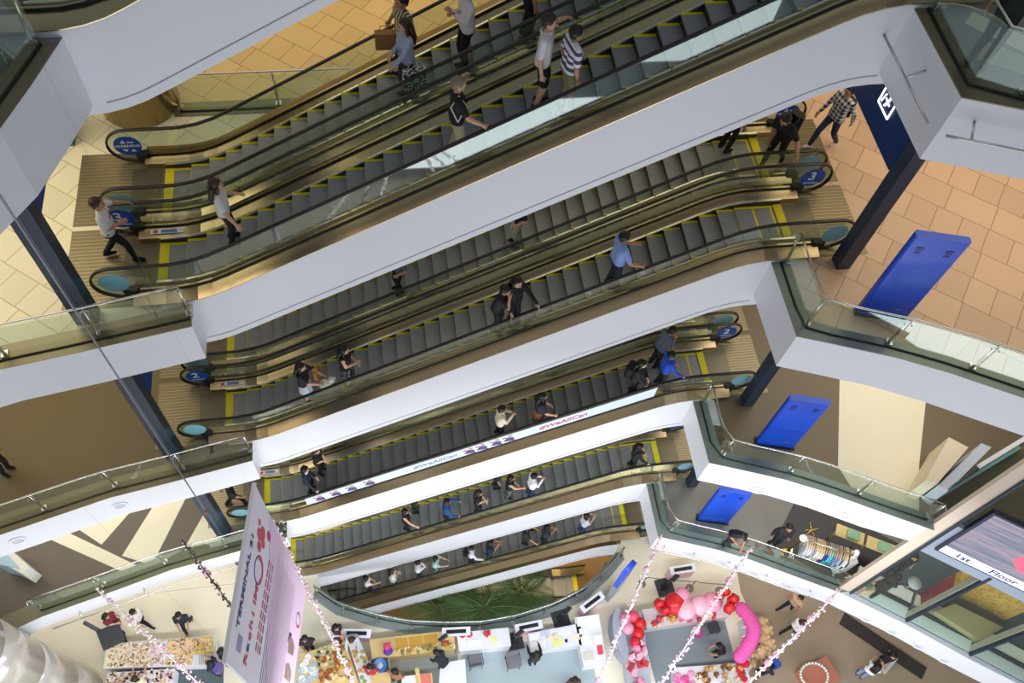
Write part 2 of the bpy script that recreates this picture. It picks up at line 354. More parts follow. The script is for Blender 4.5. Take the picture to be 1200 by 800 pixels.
# ------------------------------------------------------------------ glass railings
def railing(pts, z, h, label, posts=None, n_in=.16, closed_end=True, hname='handrail'):
    """pts run along the edge; the glass stands n_in inside it"""
    P = [Vector((x, y, 0)) for x, y in pts]
    e = empty('glass_railing', (P[0].x, P[0].y, z), label, 'railing')
    L = [0]
    for i in range(len(P)-1): L.append(L[-1]+(P[i+1]-P[i]).length)
    def pos(s):
        for i in range(len(P)-1):
            if s <= L[i+1]+1e-6:
                t = (s-L[i])/(L[i+1]-L[i]); return P[i].lerp(P[i+1], t), (P[i+1]-P[i]).normalized()
        return P[-1], (P[-1]-P[-2]).normalized()
    step = posts or 1.75; N = max(1, round(L[-1]/step)); cuts = [L[-1]*i/N for i in range(N+1)]
    for i in range(N):
        ss = [cuts[i]+.012]+[l for l in L if cuts[i]+.05 < l < cuts[i+1]-.05]+[cuts[i+1]-.012]
        q = [pos(s) for s in ss]; b = MB()
        for j in range(len(q)-1):
            a, c = q[j][0], q[j+1][0]; d = (c-a); m_ = (a+c)/2; rz = math.atan2(d.y, d.x)
            b.obox((m_.x, m_.y, z+.02+(h-.02)/2), (d.length, .014, h-.04), rz)
        b.build('glass_panel', M_glass, e)
    S = [pos(L[-1]*i/max(8, N*3)) for i in range(max(8, N*3)+1)]
    inn = lambda t: Vector((-t.y, t.x, 0))
    b = MB(); b.tube([p+inn(t)*INSIDE*.07+Vector((0, 0, z+h-.02)) for p, t in S], .024, 8); b.build(hname, M_rail, e)
    b = MB(); b.tube([p+Vector((0, 0, z+.035)) for p, t in S], .022, 6); b.build('base_channel', pm('channel', '#34352f', .4, .6), e)
    for i, s in enumerate(cuts):
        p, t = pos(s); nn = inn(t)*INSIDE; b = MB(); rz = math.atan2(t.y, t.x)
        a = p+nn*.12; c = p+nn*.05
        b.tube([a+Vector((0, 0, z+.02)), (a*.55+c*.45)+Vector((0, 0, z+h*.55)), c+Vector((0, 0, z+h-.03))], [.035, .03, .02], 6, up=(t.x, t.y, 0))
        b.obox((a.x, a.y, z+.03), (.12, .14, .05), rz)
        for sg in (-1, 1):
            w = p+t*(.07*sg)
            b.tube([w-nn*.03+Vector((0, 0, z+h-.16)), w+nn*.06+Vector((0, 0, z+h-.16)), p+nn*.07+Vector((0, 0, z+h-.10))], .011, 6)
        b.build('post', M_rail, e)
    return e
def off(pts, d): return offset_poly(pts, d)
INSIDE = -1
railing(off(EDGE_L[1:7], -.17), FZ[3], 1.02, 'glass railing on the left balcony over the pale yellow tiles, beside floor sign 3', 1.7)
railing(off(EDGE_L[1:7], -.17), FZ[2], 1.02, 'glass railing on the left balcony before the plain olive-brown floor', 1.75)
railing(off(EDGE_L[1:6], -.17), FZ[1], 1.02, 'glass railing on the left balcony before the cream striped floor', 1.75)
railing(off([(-3.88, 9.5)]+EDGE_L4[2:7], -.2), FZ[4], 1.02, 'glass railing in the top left corner above the white curved slab', 1.5)
INSIDE = 1
def rpts(last): return [(8.13, 9.7), (8.11, 8.13)]+[(p[0]+.05, p[1]+.19) for p in EDGE_R[2:last]]
railing(rpts(9), FZ[3], 1.02, 'glass railing on the right balcony in front of the salmon tiles', 1.62)
railing(rpts(6)+[(13.2, 5.78)], FZ[2], 1.02, 'glass railing on the right balcony in front of the cream floor patch', 1.75)
railing(rpts(6)+[(13.3, 5.72)], FZ[1], 1.02, 'glass railing on the right balcony in front of the clothes rack', 1.75)
railing(rpts(9), FZ[4], 1.02, 'glass railing in the top right corner above the white slab', 2.3)
railing([(-4.1, 14.72), (-2.0, 14.72), (0.2, 14.72), (8.4, 14.72)], FZ[3], 1.02, 'glass railing along the golden walkway behind the top escalators', 2.1)
INSIDE = -1
railing(off(OPEN[1:-1], -.12)[::1], 0, .95, 'curved glass railing around the palm opening on the ground floor', 1.3)

# tubular hanging rails bracketed to the slab faces
def hang_rail(pts, z, label, every=1.6, d=.28, sgn=1):
    e = empty('hanging_rail', (pts[0][0], pts[0][1], z), label, 'rail')
    P = [Vector((x, y, z)) for x, y in off(pts, d*sgn)]
    b = MB(); b.tube(P, .022, 6); b.build('rail', M_rail, e)
    Q = [Vector((x, y, z)) for x, y in pts]
    for i in range(len(P)-1):
        L = (P[i+1]-P[i]).length; n = max(1, int(L/every))
        for j in range(n):
            t = (j+.5)/n; a = P[i].lerp(P[i+1], t); c = Q[i].lerp(Q[i+1], t)
            b = MB(); b.tube([a, c+Vector((0, 0, .12))], .02, 6, flat=.5); b.build('bracket', M_rail, e)
hang_rail(off(EDGE_R[0:2], 0), FZ[4]-.45, 'thin steel hanging rail on the pinkish end face of the top right slab', 1.0, .26, -1)
hang_rail(EDGE_R[1:8], FZ[4]-.45, 'thin steel hanging rail along the bluish front of the top right slab', 1.6, .26, -1)
hang_rail(EDGE_R[1:7], FZ[1]-.75, 'thin steel hanging rail under the right balcony above the balloon stall', 1.7, .2, -1)
hang_rail(EDGE_L[1:6], FZ[1]-.72, 'thin steel hanging rail under the left balcony above the bead table', 1.7, .2, 1)
# round vents on the slab faces
def face_vent(p0, p1, t, z, label):
    a = Vector(p0); c = Vector(p1); m_ = a.lerp(c, t); d = (c-a).normalized(); nn = Vector((d.y, -d.x))
    if nn.y > 0: nn = -nn
    e = empty('wall_vent', (m_.x, m_.y, z), label, 'vent', 'round vents on the slab faces')
    def ring(r0, r1, dep):
        b = MB(); N = 20; vs = []
        for r, o_ in ((r0, .002), (r1, .002), (r1, dep), (r0, dep)):
            for j in range(N):
                an = 2*PI*j/N; q = m_+d*(r*math.cos(an))+nn*o_; vs.append((q.x, q.y, z+r*math.sin(an)))
        return b.add(vs, [(i*N+j, i*N+(j+1) % N, ((i+1) % 4)*N+(j+1) % N, ((i+1) % 4)*N+j) for i in range(4) for j in range(N)])
    ring(.13, .2, .03).build('rim', M_white, e); ring(.01, .13, .012).build('grille', pm('vent_grille', '#c6cbd2', .5), e)
for k, px, lab in ((2, (888, 577), 'front of the middle right slab, near its corner'), (2, (988, 603), 'front of the middle right slab, farther along'), (2, (141, 591), 'face of the middle left slab, near the stripes'), (2, (20, 633), 'face of the middle left slab, close to the frame edge'),
                (1, (808, 650), 'face of the lowest right slab beside the corner'), (1, (846, 662), 'face of the lowest right slab by the garland'), (1, (884, 672), 'face of the lowest right slab left of the garland'), (1, (923, 686), 'lowest right slab below the clothes rack'),
                (1, (1012, 730), 'lowest right slab, first below the cafe glass'), (1, (1042, 745), 'lowest right slab, second below the cafe glass'), (1, (1073, 762), 'lowest right slab, third below the cafe glass'), (1, (1104, 777), 'lowest right slab, fourth below the cafe glass')):
    E_ = EDGE_R if px[0] > 600 else EDGE_L; best = None
    for i in range(1, len(E_)-1):
        a = Vector(E_[i]); c = Vector(E_[i+1])
        for s in range(0, 41):
            q = a.lerp(c, s/40)
            for dz in range(30, 100, 2):
                v = Vector((q.x, q.y, FZ[k]-dz/100-EYE)); w = v.dot(CF); X, Y = 600+FPX*v.dot(CR)/w, 400+FPX*v.dot(CD)/w
                er = (X-px[0])**2+(Y-px[1])**2
                if best is None or er < best[0]: best = (er, i, s/40, FZ[k]-dz/100)
    face_vent(E_[best[1]], E_[best[1]+1], best[2], best[3], 'round white vent on the '+lab)
# round steel column and floor pieces behind the top left landing
b = MB(); b.lathe((-4.95, 15.1, FZ[3]), [(.82, 0), (.82, 5.0)], 28); struct('column_round', b, pm('column_brass', '#c8b070', .22, .9))
b = MB(); b.box(-6.6, -6.2, 13.9, 14.6, FZ[3], FZ[4]-1.2); struct('pillar_left', b, pm('door_frame_teal', '#4b6a68', .4))
# round glossy column at the lower left
M_gloss = pm('glossy_cladding', '#d2cdc6', .18, .35, noise=.03, scale=1)
b = MB()
for z0, za in ((0, 2.6), (2.62, 5.4), (5.42, 8.2), (8.22, 11.0), (11.02, 13.8)):
    b.lathe((-11.62, 6.45, 0), [(1.0, z0), (1.0, za)], 40)
b.lathe((-11.62, 6.45, 0), [(.985, 0), (.985, 13.8)], 30, 1); struct('column_round', b, [M_gloss, M_seam])

# ------------------------------------------------------------------ right-hand shop front with the cafe behind it
M_beige = pm('beige_wall', '#d9c8b4', .5, noise=.03); M_frame = pm('mullion_dark', '#24364a', .4, .4); M_fin = pm('frame_stone', '#b9b49f', .45)
b = MB(); b.obox((13.5, 5.62, 11.2), (.36, .14, 12.4), R(-28)); struct('wall_pilaster', b, M_beige)
b = MB(); b.obox((13.63, 5.47, 11.2), (.06, .14, 12.4), R(-28)); struct('trim_20', b, M_frame)
CW = [(13.6, 5.5), (15.12, 4.42), (16.75, 3.2), (18.4, 1.95), (20.2, .6)]
zt = FZ[2]-1.2
for i in range(4):
    a = Vector(CW[i]); c = Vector(CW[i+1]); d = (c-a).normalized(); m_ = (a+c)/2; rz = math.atan2(d.y, d.x); nn = Vector((-d.y, d.x)); L = (c-a).length
    b = MB(); b.obox((m_.x, m_.y, (FZ[1]+zt)/2), (L-.08, .016, zt-FZ[1]-.1), rz); struct('window_%d' % (i+1), b, M_cglass)
    b = MB(); b.obox((c.x, c.y, (FZ[1]+zt)/2), (.07, .12, zt-FZ[1]), rz); b.obox((c.x+nn.x*.16, c.y+nn.y*.16, (FZ[1]+zt)/2), (.14, .2, zt-FZ[1]), rz, 1); struct('window_frame', b, [M_frame, M_fin])
    q = m_+nn*.22; b = MB(); b.obox((q.x, q.y, FZ[1]+.03), (L-.1, .36, .05), rz, 0); struct('window_sill', b, pm('sill_mint', '#e2ede0', .4))
    q = m_+nn*.72; b = MB(); b.obox((q.x, q.y, FZ[1]+.06), (L-.1, .42, .11), rz, 0); struct('window_sill', b, pm('sill_cream', '#f0efdc', .4))
    q = m_+nn*.42; b = MB(); b.obox((q.x, q.y, FZ[1]+.12), (L-.08, .035, .06), rz); b.obox((q.x+nn.x*.08, q.y+nn.y*.08, FZ[1]+.12), (L-.08, .035, .06), rz); struct('window_frame', b, M_frame)
    q = m_-nn*.06; b = MB(); b.obox((q.x, q.y, FZ[1]+.012), (L, .10, .024), rz); struct('window_ledge', b, pm('ledge_grey', '#c5ccd6', .4))
b = MB(); b.prism([(p[0], p[1]) for p in EDGE_R[6:]]+[(CW[-1][0]+.6, CW[-1][1]-.4)]+CW[::-1], FZ[1]+.006, FZ[1]+.03); struct('window_ledge', b, pm('ledge_grey', '#c5ccd6', .4))
# fascia of the second floor over the cafe glass
for i in range(4):
    a = Vector(CW[i]); c = Vector(CW[i+1]); d = (c-a).normalized(); m_ = (a+c)/2; rz = math.atan2(d.y, d.x); nn = Vector((-d.y, d.x)); L = (c-a).length
    b = MB(); b.obox((m_.x+nn.x*.02, m_.y+nn.y*.02, FZ[2]-.55), (L, .1, 2.0), rz); struct('trim_%d' % (21+i), b, pm('fascia_grey', '#8d99a8', .45))
# the screen above it
a = Vector((13.86, 5.28)); d = (Vector((15.86, 3.9))-a).normalized(); nn = Vector((d.y, -d.x)); rz = math.atan2(d.y, d.x)
W_, H_, zb = 4.6, 2.7, 11.2
e = empty('display_screen', (a.x+d.x*W_/2, a.y+d.y*W_/2, zb), 'large lit screen reading 1st Floor over the cafe glass', 'screen')
mm = a+d*(W_/2)
b = MB(); b.obox((mm.x, mm.y, zb+H_/2), (W_+.16, .14, H_+.16), rz); b.build('housing', pm('screen_frame', '#1b2340', .4), e)
def led_mat():
    mt = bpy.data.materials.new('screen_picture'); mt.use_nodes = True; nt = mt.node_tree; b_ = nt.nodes['Principled BSDF']
    tc = nt.nodes.new('ShaderNodeTexCoord'); mp = nt.nodes.new('ShaderNodeMapping'); mp.inputs['Scale'].default_value = (.5, .5, 6)
    nz = nt.nodes.new('ShaderNodeTexNoise'); nz.inputs['Scale'].default_value = 1.5
    cr = nt.nodes.new('ShaderNodeValToRGB'); cr.color_ramp.elements[0].color = lin('#7f8fa8'); cr.color_ramp.elements[1].color = lin('#c2aec6'); cr.color_ramp.elements[0].position = .38; cr.color_ramp.elements[1].position = .62
    nt.links.new(tc.outputs['Object'], mp.inputs[0]); nt.links.new(mp.outputs[0], nz.inputs['Vector']); nt.links.new(nz.outputs['Fac'], cr.inputs[0])
    b_.inputs['Base Color'].default_value = (.02, .02, .02, 1); nt.links.new(cr.outputs[0], b_.inputs['Emission Color']); b_.inputs['Emission Strength'].default_value = .75
    return mt
fr = mm+nn*.075
b = MB(); b.obox((fr.x, fr.y, zb+H_/2+.2), (W_, .01, H_-.4), rz); b.build('picture', led_mat(), e)
b = MB(); b.obox((fr.x, fr.y, zb+.2), (W_, .012, .4), rz); b.build('caption_band', pm('screen_white', '#e8ecff', .5, emit='#e6ebff', es=.9), e)
t0 = a+d*.34+nn*.09
for wd, u_ in (('1st', .34), ('Floor', 1.26)):
    t0 = a+d*u_+nn*.09; text_mb(wd, .33, (t0.x, t0.y, zb+.2), (d.x, d.y, 0), (0, 0, 1), 'LEFT', .003, bold=True).build('lettering', pm('screen_text', '#26346e', .5), e)
b = MB(); q = a+d*2.05+nn*.085; N = 28
b.add([(q.x+d.x*.75*math.cos(2*PI*j/N), q.y+d.y*.75*math.cos(2*PI*j/N), zb+1.35+.6*math.sin(2*PI*j/N)) for j in range(N)], [list(range(N))]); b.build('red_shape', pm('screen_red', '#e8506a', .5, emit='#f0506a', es=.8), e)
# inside walls far behind, so every floor ends somewhere
M_wallw = pm('shop_wall_warm', '#cdb48c', .6, noise=.06, scale=.4)
for k in (0, 1, 2, 3, 4):
    b = MB(); b.box(-24, 26, 24, 24.3, FZ[k], FZ[k]+4.9); struct('wall_back', b, M_wallw)
b = MB(); b.box(-16, 20, 24, 24.3, FZ[-2], -.5); struct('wall_back', b, M_wallw)

# ------------------------------------------------------------------ escalators
XL, XR, XB, XT = -4.2, 8.45, -3.5, 7.4
NEAR = dict(h0=10.0, h1=11.5, s0=10.2, s1=11.22)
FAR = dict(h0=11.87, h1=13.37, s0=12.12, s1=13.14)
def path_z(k, x):
    H = FZ[k+1]-FZ[k]; s = H/(XT-XB); w = .55
    if x < XB-w: z = 0
    elif x < XB+w: z = s*(x-XB+w)**2/(4*w)
    elif x < XT-w: z = s*(x-XB)
    elif x < XT+w: z = H-s*(XT+w-x)**2/(4*w)
    else: z = H
    return FZ[k]+z
def path(k, x0, x1, n=46): return [(x0+(x1-x0)*i/n, path_z(k, x0+(x1-x0)*i/n)) for i in range(n+1)]
STEPS = {}
def step_list(k):
    if k in STEPS: return STEPS[k]
    out = []; x = XL+.02
    while x < XR-.03:
        # one chain pitch of .405 along the path
        x2 = x; acc = 0; zp = path_z(k, x)
        while acc < .405 and x2 < XR: 
            x2 += .005; zn = path_z(k, x2); acc += math.hypot(.005, zn-zp); zp = zn
        out.append((x, min(x2, XR), path_z(k, min(x2, XR)-.0))); x = x2
    STEPS[k] = out; return out
def step_top(k, x):
    for a, c, z in step_list(k):
        if a <= x <= c: return (a+c)/2, z+.005
    return (x, FZ[k]+.02) if x < XL else (x, FZ[k+1]+.02)
def step_mesh():
    b = MB(); w = 1.0
    b.box(-.005, .42, -w/2, w/2, -.04, 0, 0)                              # tread
    b.prism_y([(-.005, -.04), (.03, -.30), (.06, -.30), (.05, -.04)], -w/2, w/2, 1)   # curved riser
    b.box(-.006, .40, w/2-.065, w/2, -.02, .003, 2); b.box(-.006, .40, -w/2, -w/2+.045, -.02, .003, 2)
    b.box(.365, .415, -w/2, w/2, -.02, .002, 2)
    for i in range(18): y = -w/2+.08+i*(w-.16)/17; b.box(.0, .362, y-.012, y+.006, -.01, .0025, 3)
    return b
M_groove = pm('step_groove', '#86888a', .4, .3)
STEP = None
MASKED = set()
def escalator(k, lane, side, label, cladding=True, steps=True, signs=(None, None), mirror=False):
    global STEP
    L = lane; yc = (L['s0']+L['s1'])/2
    e = empty('escalator', (XL, yc, FZ[k]), label, 'escalator')
    pth = path(k, XL-.5, XR+.5)
    if steps:
        for (a, c, z) in step_list(k):
            if STEP is None:
                STEP = step_mesh().build('step', [M_step, M_riser, M_yel, M_groove], local=True); o = STEP
            else: o = STEP.copy(); COL.objects.link(o)
            o.parent = e; o.location = (a-XL, 0, z-FZ[k])
    # skirts, inner and outer decks in one profile each side of the steps
    o0 = 9.70 if side == 'near' else L['h0']-.185
    o1 = L['h1']+.185 if side == 'near' else 13.67
    b0 = o0+.08 if side == 'near' else o0; b1 = o1-.08 if side == 'far' else o1
    pr0 = [(b0, .105), (b0 if k != -1 else o0, .105 if k != -1 else -.42), (o0, .105 if k != -1 else -.42), (o0, .125), (L['h0']-.03, .20), (L['h0']-.03, .24), (L['h0']+.03, .24), (L['h0']+.03, .20), (L['s0']-.02, .15), (L['s0']-.02, -.3), (b0, -.3)]
    pr1 = [(L['s1']+.02, -.3), (L['s1']+.02, .15), (L['h1']-.03, .20), (L['h1']-.03, .24), (L['h1']+.03, .24), (L['h1']+.03, .20), (o1, .125), (o1, .105), (b1, .105), (b1, -.3)]
    for pr in (pr0, pr1):
        b = MB(); b.sweep(pth, pr[::-1]); b.build('deck', M_deck, e)
    b = MB()
    for y in (L['s0']-.005, L['s1']+.005):
        b.sweep(path(k, XL-.1, XR+.1), [(y-.02, .14), (y-.02, .175), (y+.02, .175), (y+.02, .14)][::-1])
    b.build('skirt_trim', M_bright, e)
    b = MB()
    for y in (L['s0']+.005, L['s1']-.005):
        b.sweep(path(k, XL-.1, XR+.1), [(y-.012, -.3), (y-.012, .13), (y+.012, .13), (y+.012, -.3)][::-1])
    b.build('skirt_panel', M_skirt, e)
    for y in (L['h0'], L['h1']):
        b = MB()
        yy = y-.034 if side == 'near' else y-.034; b.sweep(pth, [(yy-.010, .2), (yy-.010, .25), (yy+.010, .25), (yy+.010, .2)][::-1])
        b.build('glass_channel', M_black, e)
    # glass balustrades with rounded newels, handrails that loop around them
    for y in (L['h0'], L['h1']):
        zl, zr = FZ[k], FZ[k+1]; top = [(x, z+.90) for x, z in path(k, -4.92, 9.2, 40)]
        xa, xb_, r = -4.92, 9.2, .40
        arcR = [(xb_+r*math.sin(t), zr+.50+r*math.cos(t)) for t in [PI*i/14 for i in range(1, 14)]]
        arcL = [(xa-r*math.sin(t), zl+.50-r*math.cos(t)) for t in [PI*i/14 for i in range(1, 14)]]
        bot = [(x, z+.22) for x, z in path(k, XL-.45, XR+.45, 40)][::-1]
        poly = top+arcR+[(XR+.55, zr+.12), (XR+.45, zr+.22)]+bot[1:-1]+[(XL-.45, zl+.22), (XL-.55, zl+.12)]+arcL
        b = MB(); b.prism_y(poly, y-.006, y+.006); b.build('glass_balustrade', M_eglass, e)
        g = .035
        hp = [(XL-.48, zl+.10), (xa, zl+.06)]+[(xa-(r+g)*math.sin(t), zl+.50-(r+g)*math.cos(t)) for t in [PI*i/12 for i in range(1, 12)]]
        hp += [(x, z+g) for x, z in top]+[(xb_+(r+g)*math.sin(t), zr+.50+(r+g)*math.cos(t)) for t in [PI*i/12 for i in range(1, 12)]]+[(xb_, zr+.06), (XR+.48, zr+.10)]
        b = MB(); b.tube([(x, y, z) for x, z in hp], .044, 8, 0, True, .6, up=(0, 0, 1) if False else None); b.build('handrail', M_rubber, e)
        for xx, zz in ((XL-.5, zl), (XR+.5, zr)):
            sgn = -1 if xx < 0 else 1
            b = MB(); b.obox((xx, y, zz+.12), (.3, .17, .30), 0, 0, ry=R(12*sgn), bev=.05); b.build('handrail_inlet', M_black, e)
    # combs and ribbed landing plates
    ya, yb = (9.78, 11.64) if side == 'near' else (11.76, 13.62)
    for x0, x1, z, px0, px1 in ((XL-.12, XL+.06, FZ[k], -6.02, XL-.12), (XR-.06, XR+.12, FZ[k+1], XR+.12, 10.1)):
        b = MB(); b.box(x0, x1, L['s0'], L['s1'], z+.004, z+.03); b.build('comb_plate', M_yel, e)
        b = MB(); b.box(px0, px1, ya, yb, z+.002, z+.012)
        i = 0
        while ya+.05+i*.085 < yb-.05: y = ya+.05+i*.085; b.box(px0+.02, px1-.02, y, y+.03, z+.012, z+.017, 1); i += 1
        xm = px1-.35 if px0 < 0 else px0+.35
        b.box(xm-.30, xm+.30, L['s0'], L['s1'], z+.013, z+.021, 2)
        b.build('landing_plate', [M_plate, M_plate2, M_plate3], e)
    if cladding:
        bt = {4: -1.38, 3: -1.45, 2: -1.62, 1: -1.55, 0: -1.65, -1: -1.85}[k]; tp = .10 if k != -1 else -.42
        pr = [(9.72, tp), (9.76, tp), (9.76, -.43), (11.66, -.43), (11.66, bt), (9.72, bt)] if side == 'near' else [(13.65, .10), (13.61, .10), (13.61, -.33), (11.71, -.33), (11.71, -1.38), (13.65, -1.38)][::-1]
        b = MB(); b.sweep(path(k, XL-.02, XR-.02), pr[::-1], 0)
        ys = 9.715 if side == 'near' else 13.655
        b.sweep(path(k, XL+.56, XR-.51), [(ys-.004, bt+.18), (ys-.004, bt+.194), (ys+.004, bt+.194), (ys+.004, bt+.18)][::-1], 1)
        b.build('truss_cladding', [M_white, M_seam], e)
    return e
M_plate = pm('landing_plate', '#857c62', .4, .7, noise=.08, scale=1.5); M_plate2 = pm('landing_rib', '#9c9070', .35, .7); M_plate3 = pm('landing_cover', '#76705c', .4, .75)
def sticker(e, x, y, z, blue, num=None, warn=False, facing=-1):
    b = MB(); N = 28; yy = y+facing*.012
    vs = [(x+.27*math.cos(2*PI*j/N), yy+o_, z+.27*math.sin(2*PI*j/N)) for o_ in (0, .004) for j in range(N)]
    b.add(vs, [list(range(N)), list(range(N, 2*N))[::-1]]+[(j, (j+1) % N, N+(j+1) % N, N+j) for j in range(N)])
    d = b.build('newel_sticker', M_blue2 if blue else M_cyan, e)
    if blue:
        d['label'] = 'blue round sticker'
        t = MB()
        if num:
            text_mb(num, .34, (x-.03, yy-.006, z+.05), (1, 0, 0), (0, 0, 1), 'CENTER', .002, t, bold=True); (num in '32') and text_mb('ISTANBUL' if num == '3' else 'LONDON', .075, (x, yy-.006, z-.16), (1, 0, 0), (0, 0, 1), 'CENTER', .002, t, bold=True)
        else:
            text_mb('WARNING', .1, (x, yy-.006, z+.0), (1, 0, 0), (0, 0, 1), 'CENTER', .002, t, bold=True)
            t.prism_y([(x-.12, z+.08), (x-.02, z+.08), (x-.07, z+.18)], yy-.008, yy-.004); t.prism_y([(x+.01, z+.09), (x+.14, z+.09), (x+.14, z+.12), (x+.01, z+.12)], yy-.008, yy-.004)
            t.prism_y([(x-.13, z-.09), (x-.01, z-.09), (x-.05, z-.16)], yy-.008, yy-.004); t.prism_y([(x+.03, z-.16), (x+.14, z-.16), (x+.09, z-.08)], yy-.008, yy-.004)
        t.build('lettering', M_wtext, d)
def dress(e, k, lane, side, nums):
    """round stickers on both newels"""
    for i, (x, kk) in enumerate(((-4.96, k), (9.23, k+1))):
        z = FZ[kk]+.5
        if side == 'near':
            sticker(e, x, lane['h0'], z, False); sticker(e, x, lane['h1'], z, True, nums[i])
        else:
            sticker(e, x, lane['h0'], z, False); sticker(e, x, lane['h1'], z, True)
    if side == 'near':
        b = MB(); y = lane['h1']-.14; z = FZ[k]+.21
        b.obox((XL+.05, y, z-.01), (.62, .10, .006), 0, 0, rx=R(8)); b.obox((XL-.18, y, z-.005), (.09, .07, .006), 0, 1, rx=R(8)); b.obox((XL+.08, y, z-.005), (.3, .07, .006), 0, 2, rx=R(8))
        b.build('safety_label', [M_wtext, pm('label_red', '#d8455c', .5), pm('label_blue', '#6f86c8', .5)], e)
ords = {4: 'topmost', 3: 'upper', 2: 'second', 1: 'third', 0: 'fourth', -1: 'lowest'}
for k in (4, 3, 2, 1, 0, -1):
    nums = ((str(k) if k > 0 else 'G'), (str(k+1) if k+1 > 0 else 'G'))
    where = {4: 'cut off by the top left corner', 3: 'with riders in white and striped shirts, nearest the top', 2: 'carrying the man in the blue shirt', 1: 'with the printed advert strip on its glass', 0: 'with the rider in royal blue, second from the bottom', -1: 'lowest of the stack, ending at the palm opening'}[k]
    e = escalator(k, NEAR, 'near', 'white-sided front escalator '+where, steps=True)
    dress(e, k, NEAR, 'near', nums)
    if k == 1: E_AD = e
    if k in (-1,): pass
    where = {4: 'behind the cropped one at the top left', 3: 'carrying people with a paper bag and floral tote', 2: 'in the second pair, half hidden by the white side above', 1: 'in the third pair, only its handrails and deck showing', 0: 'in the fourth pair, almost wholly hidden', -1: 'in the lowest pair, hidden behind the front one'}[k]
    if k in (3, 2, 1, 0):
        e = escalator(k, FAR, 'far', 'rear escalator '+where, steps=True)
        dress(e, k, FAR, 'far', nums)
# basement escalator running the other way, seen through the palms: rises to the left
def basement_escalator():
    e = empty('escalator', (8.3, 11.2, FZ[-2]), 'dim golden basement escalator descending to the right behind the palms', 'escalator')
    x0, x1 = 8.3, -3.5; z0, z1_ = FZ[-2], FZ[-1]
    P = lambda x: z0+max(0, min(1, (x0-.9-x)/(x0-.9-(x1+.9))))*(z1_-z0)
    N = 30
    for i in range(N):
        xa = x0-(x0-x1)*i/N
        b = MB(); b.box(xa-.41, xa, 10.7, 11.75, P(xa-.2)-.03, P(xa-.2)+.02); b.box(xa-.41, xa-.39, 10.7, 11.75, P(xa-.2)+.0, P(xa-.6)+.01, 1); b.build('step', [M_step, M_riser], e)
    pth = [(x0+.6-(x0-x1+.6)*i/30, P(x0+.6-(x0-x1+.6)*i/30)) for i in range(31)]
    for y in (10.5, 11.95):
        b = MB(); b.sweep(pth, [(y-.22, -.3), (y-.22, .2), (y+.22, .2), (y+.22, -.3)]); b.build('deck', M_steel, e)
        b = MB(); b.sweep(pth, [(y-.006, .2), (y-.006, .9), (y+.006, .9), (y+.006, .2)]); b.build('glass_balustrade', M_eglass, e)
        b = MB(); b.tube([(x, y, z+.94) for x, z in pth], .045, 6); b.build('handrail', M_rubber, e)
    b = MB(); b.box(x0-.02, x0+.2, 10.7, 11.75, z0+.0, z0+.03); b.build('comb_plate', M_yel, e)
basement_escalator()
# advert strip on the near glass of the third escalator
def advert():
    k = 1; pth = path(k, -2.95, 6.9, 40); y = 9.985
    b = MB(); b.sweep(pth, [(y-.004, .28), (y-.004, .80), (y+.002, .80), (y+.002, .28)][::-1], 0)
    ad = b.build('advert_strip', pm('advert_paper', '#dceaf4', .5), E_AD); ad['label'] = 'pale printed strip reading WeAllCan'
    s = (FZ[2]-FZ[1])/(XT-XB)
    for x, mt in ((4.55, pm('advert_red', '#c2485e', .5)), (1.0, pm('advert_grey', '#8893a8', .5))):
        t = text_mb('#WeAllCan', .30, (x, y-.008, path_z(k, x)+.54), (1, 0, s), (0, 0, 1), 'CENTER', .002, bold=True); t.build('lettering', mt, ad)
    for i, x in enumerate((-2.5, -2.0, -1.5, -.95, 2.0, 2.35, 2.75, 3.1)):
        z = path_z(k, x); b = MB()
        b.ell((x, y-.006, z+.68), (.07, .005, .07), 10, 6, 0); b.prism_y([(x-.16, z+.32), (x+.16, z+.36), (x+.10, z+.6), (x-.08, z+.58)], y-.01, y-.005, 1)
        b.prism_y([(x-.2, z+.5), (x-.1, z+.55), (x-.1, z+.62), (x-.22, z+.56)], y-.011, y-.006, 2)
        b.build('printed_figure', [pm('fig_skin', '#c99a8c', .6), pm('fig_navy', '#3c4a86' if i % 2 else '#5a4f80', .6), pm('fig_red', '#cf4560', .6)], ad)
advert()
# ------------------------------------------------------------------ people
SKIN = pm('skin_tan', '#c08a66', .55); SKIN2 = pm('skin_light', '#d9a888', .55)
H_black = pm('hair_black', '#15110f', .5, noise=.3, scale=40); H_brown = pm('hair_brown', '#3a2417', .5, noise=.3, scale=40); H_grey = pm('hair_grey', '#8a7a66', .6, noise=.3, scale=40)
M_eye = pm('eye_dark', '#140d0a', .3); M_lip = pm('lip', '#9a5548', .5)
def cl(col): return pm('cloth_'+col.lstrip('#'), col, .8, noise=.1, scale=14)
CL_stripe = bands_mat('cloth_stripes', '#eceaf0', '#4b4560', 2.6, 'Z'); CL_plaid = bands_mat('cloth_plaid', '#e6e4e4', '#1d1d26', 3.2, 'Z', plaid=True)
CL_floral = spot_mat('cloth_floral', '#1c1d20', '#e8e4da', 26, .52); CL_olive = bands_mat('cloth_olive_stripes', '#4a4c2c', '#cfcaa8', 4, 'X')
CL_dots = spot_mat('cloth_patterned', '#14171f', '#9aa3ad', 20, .58)

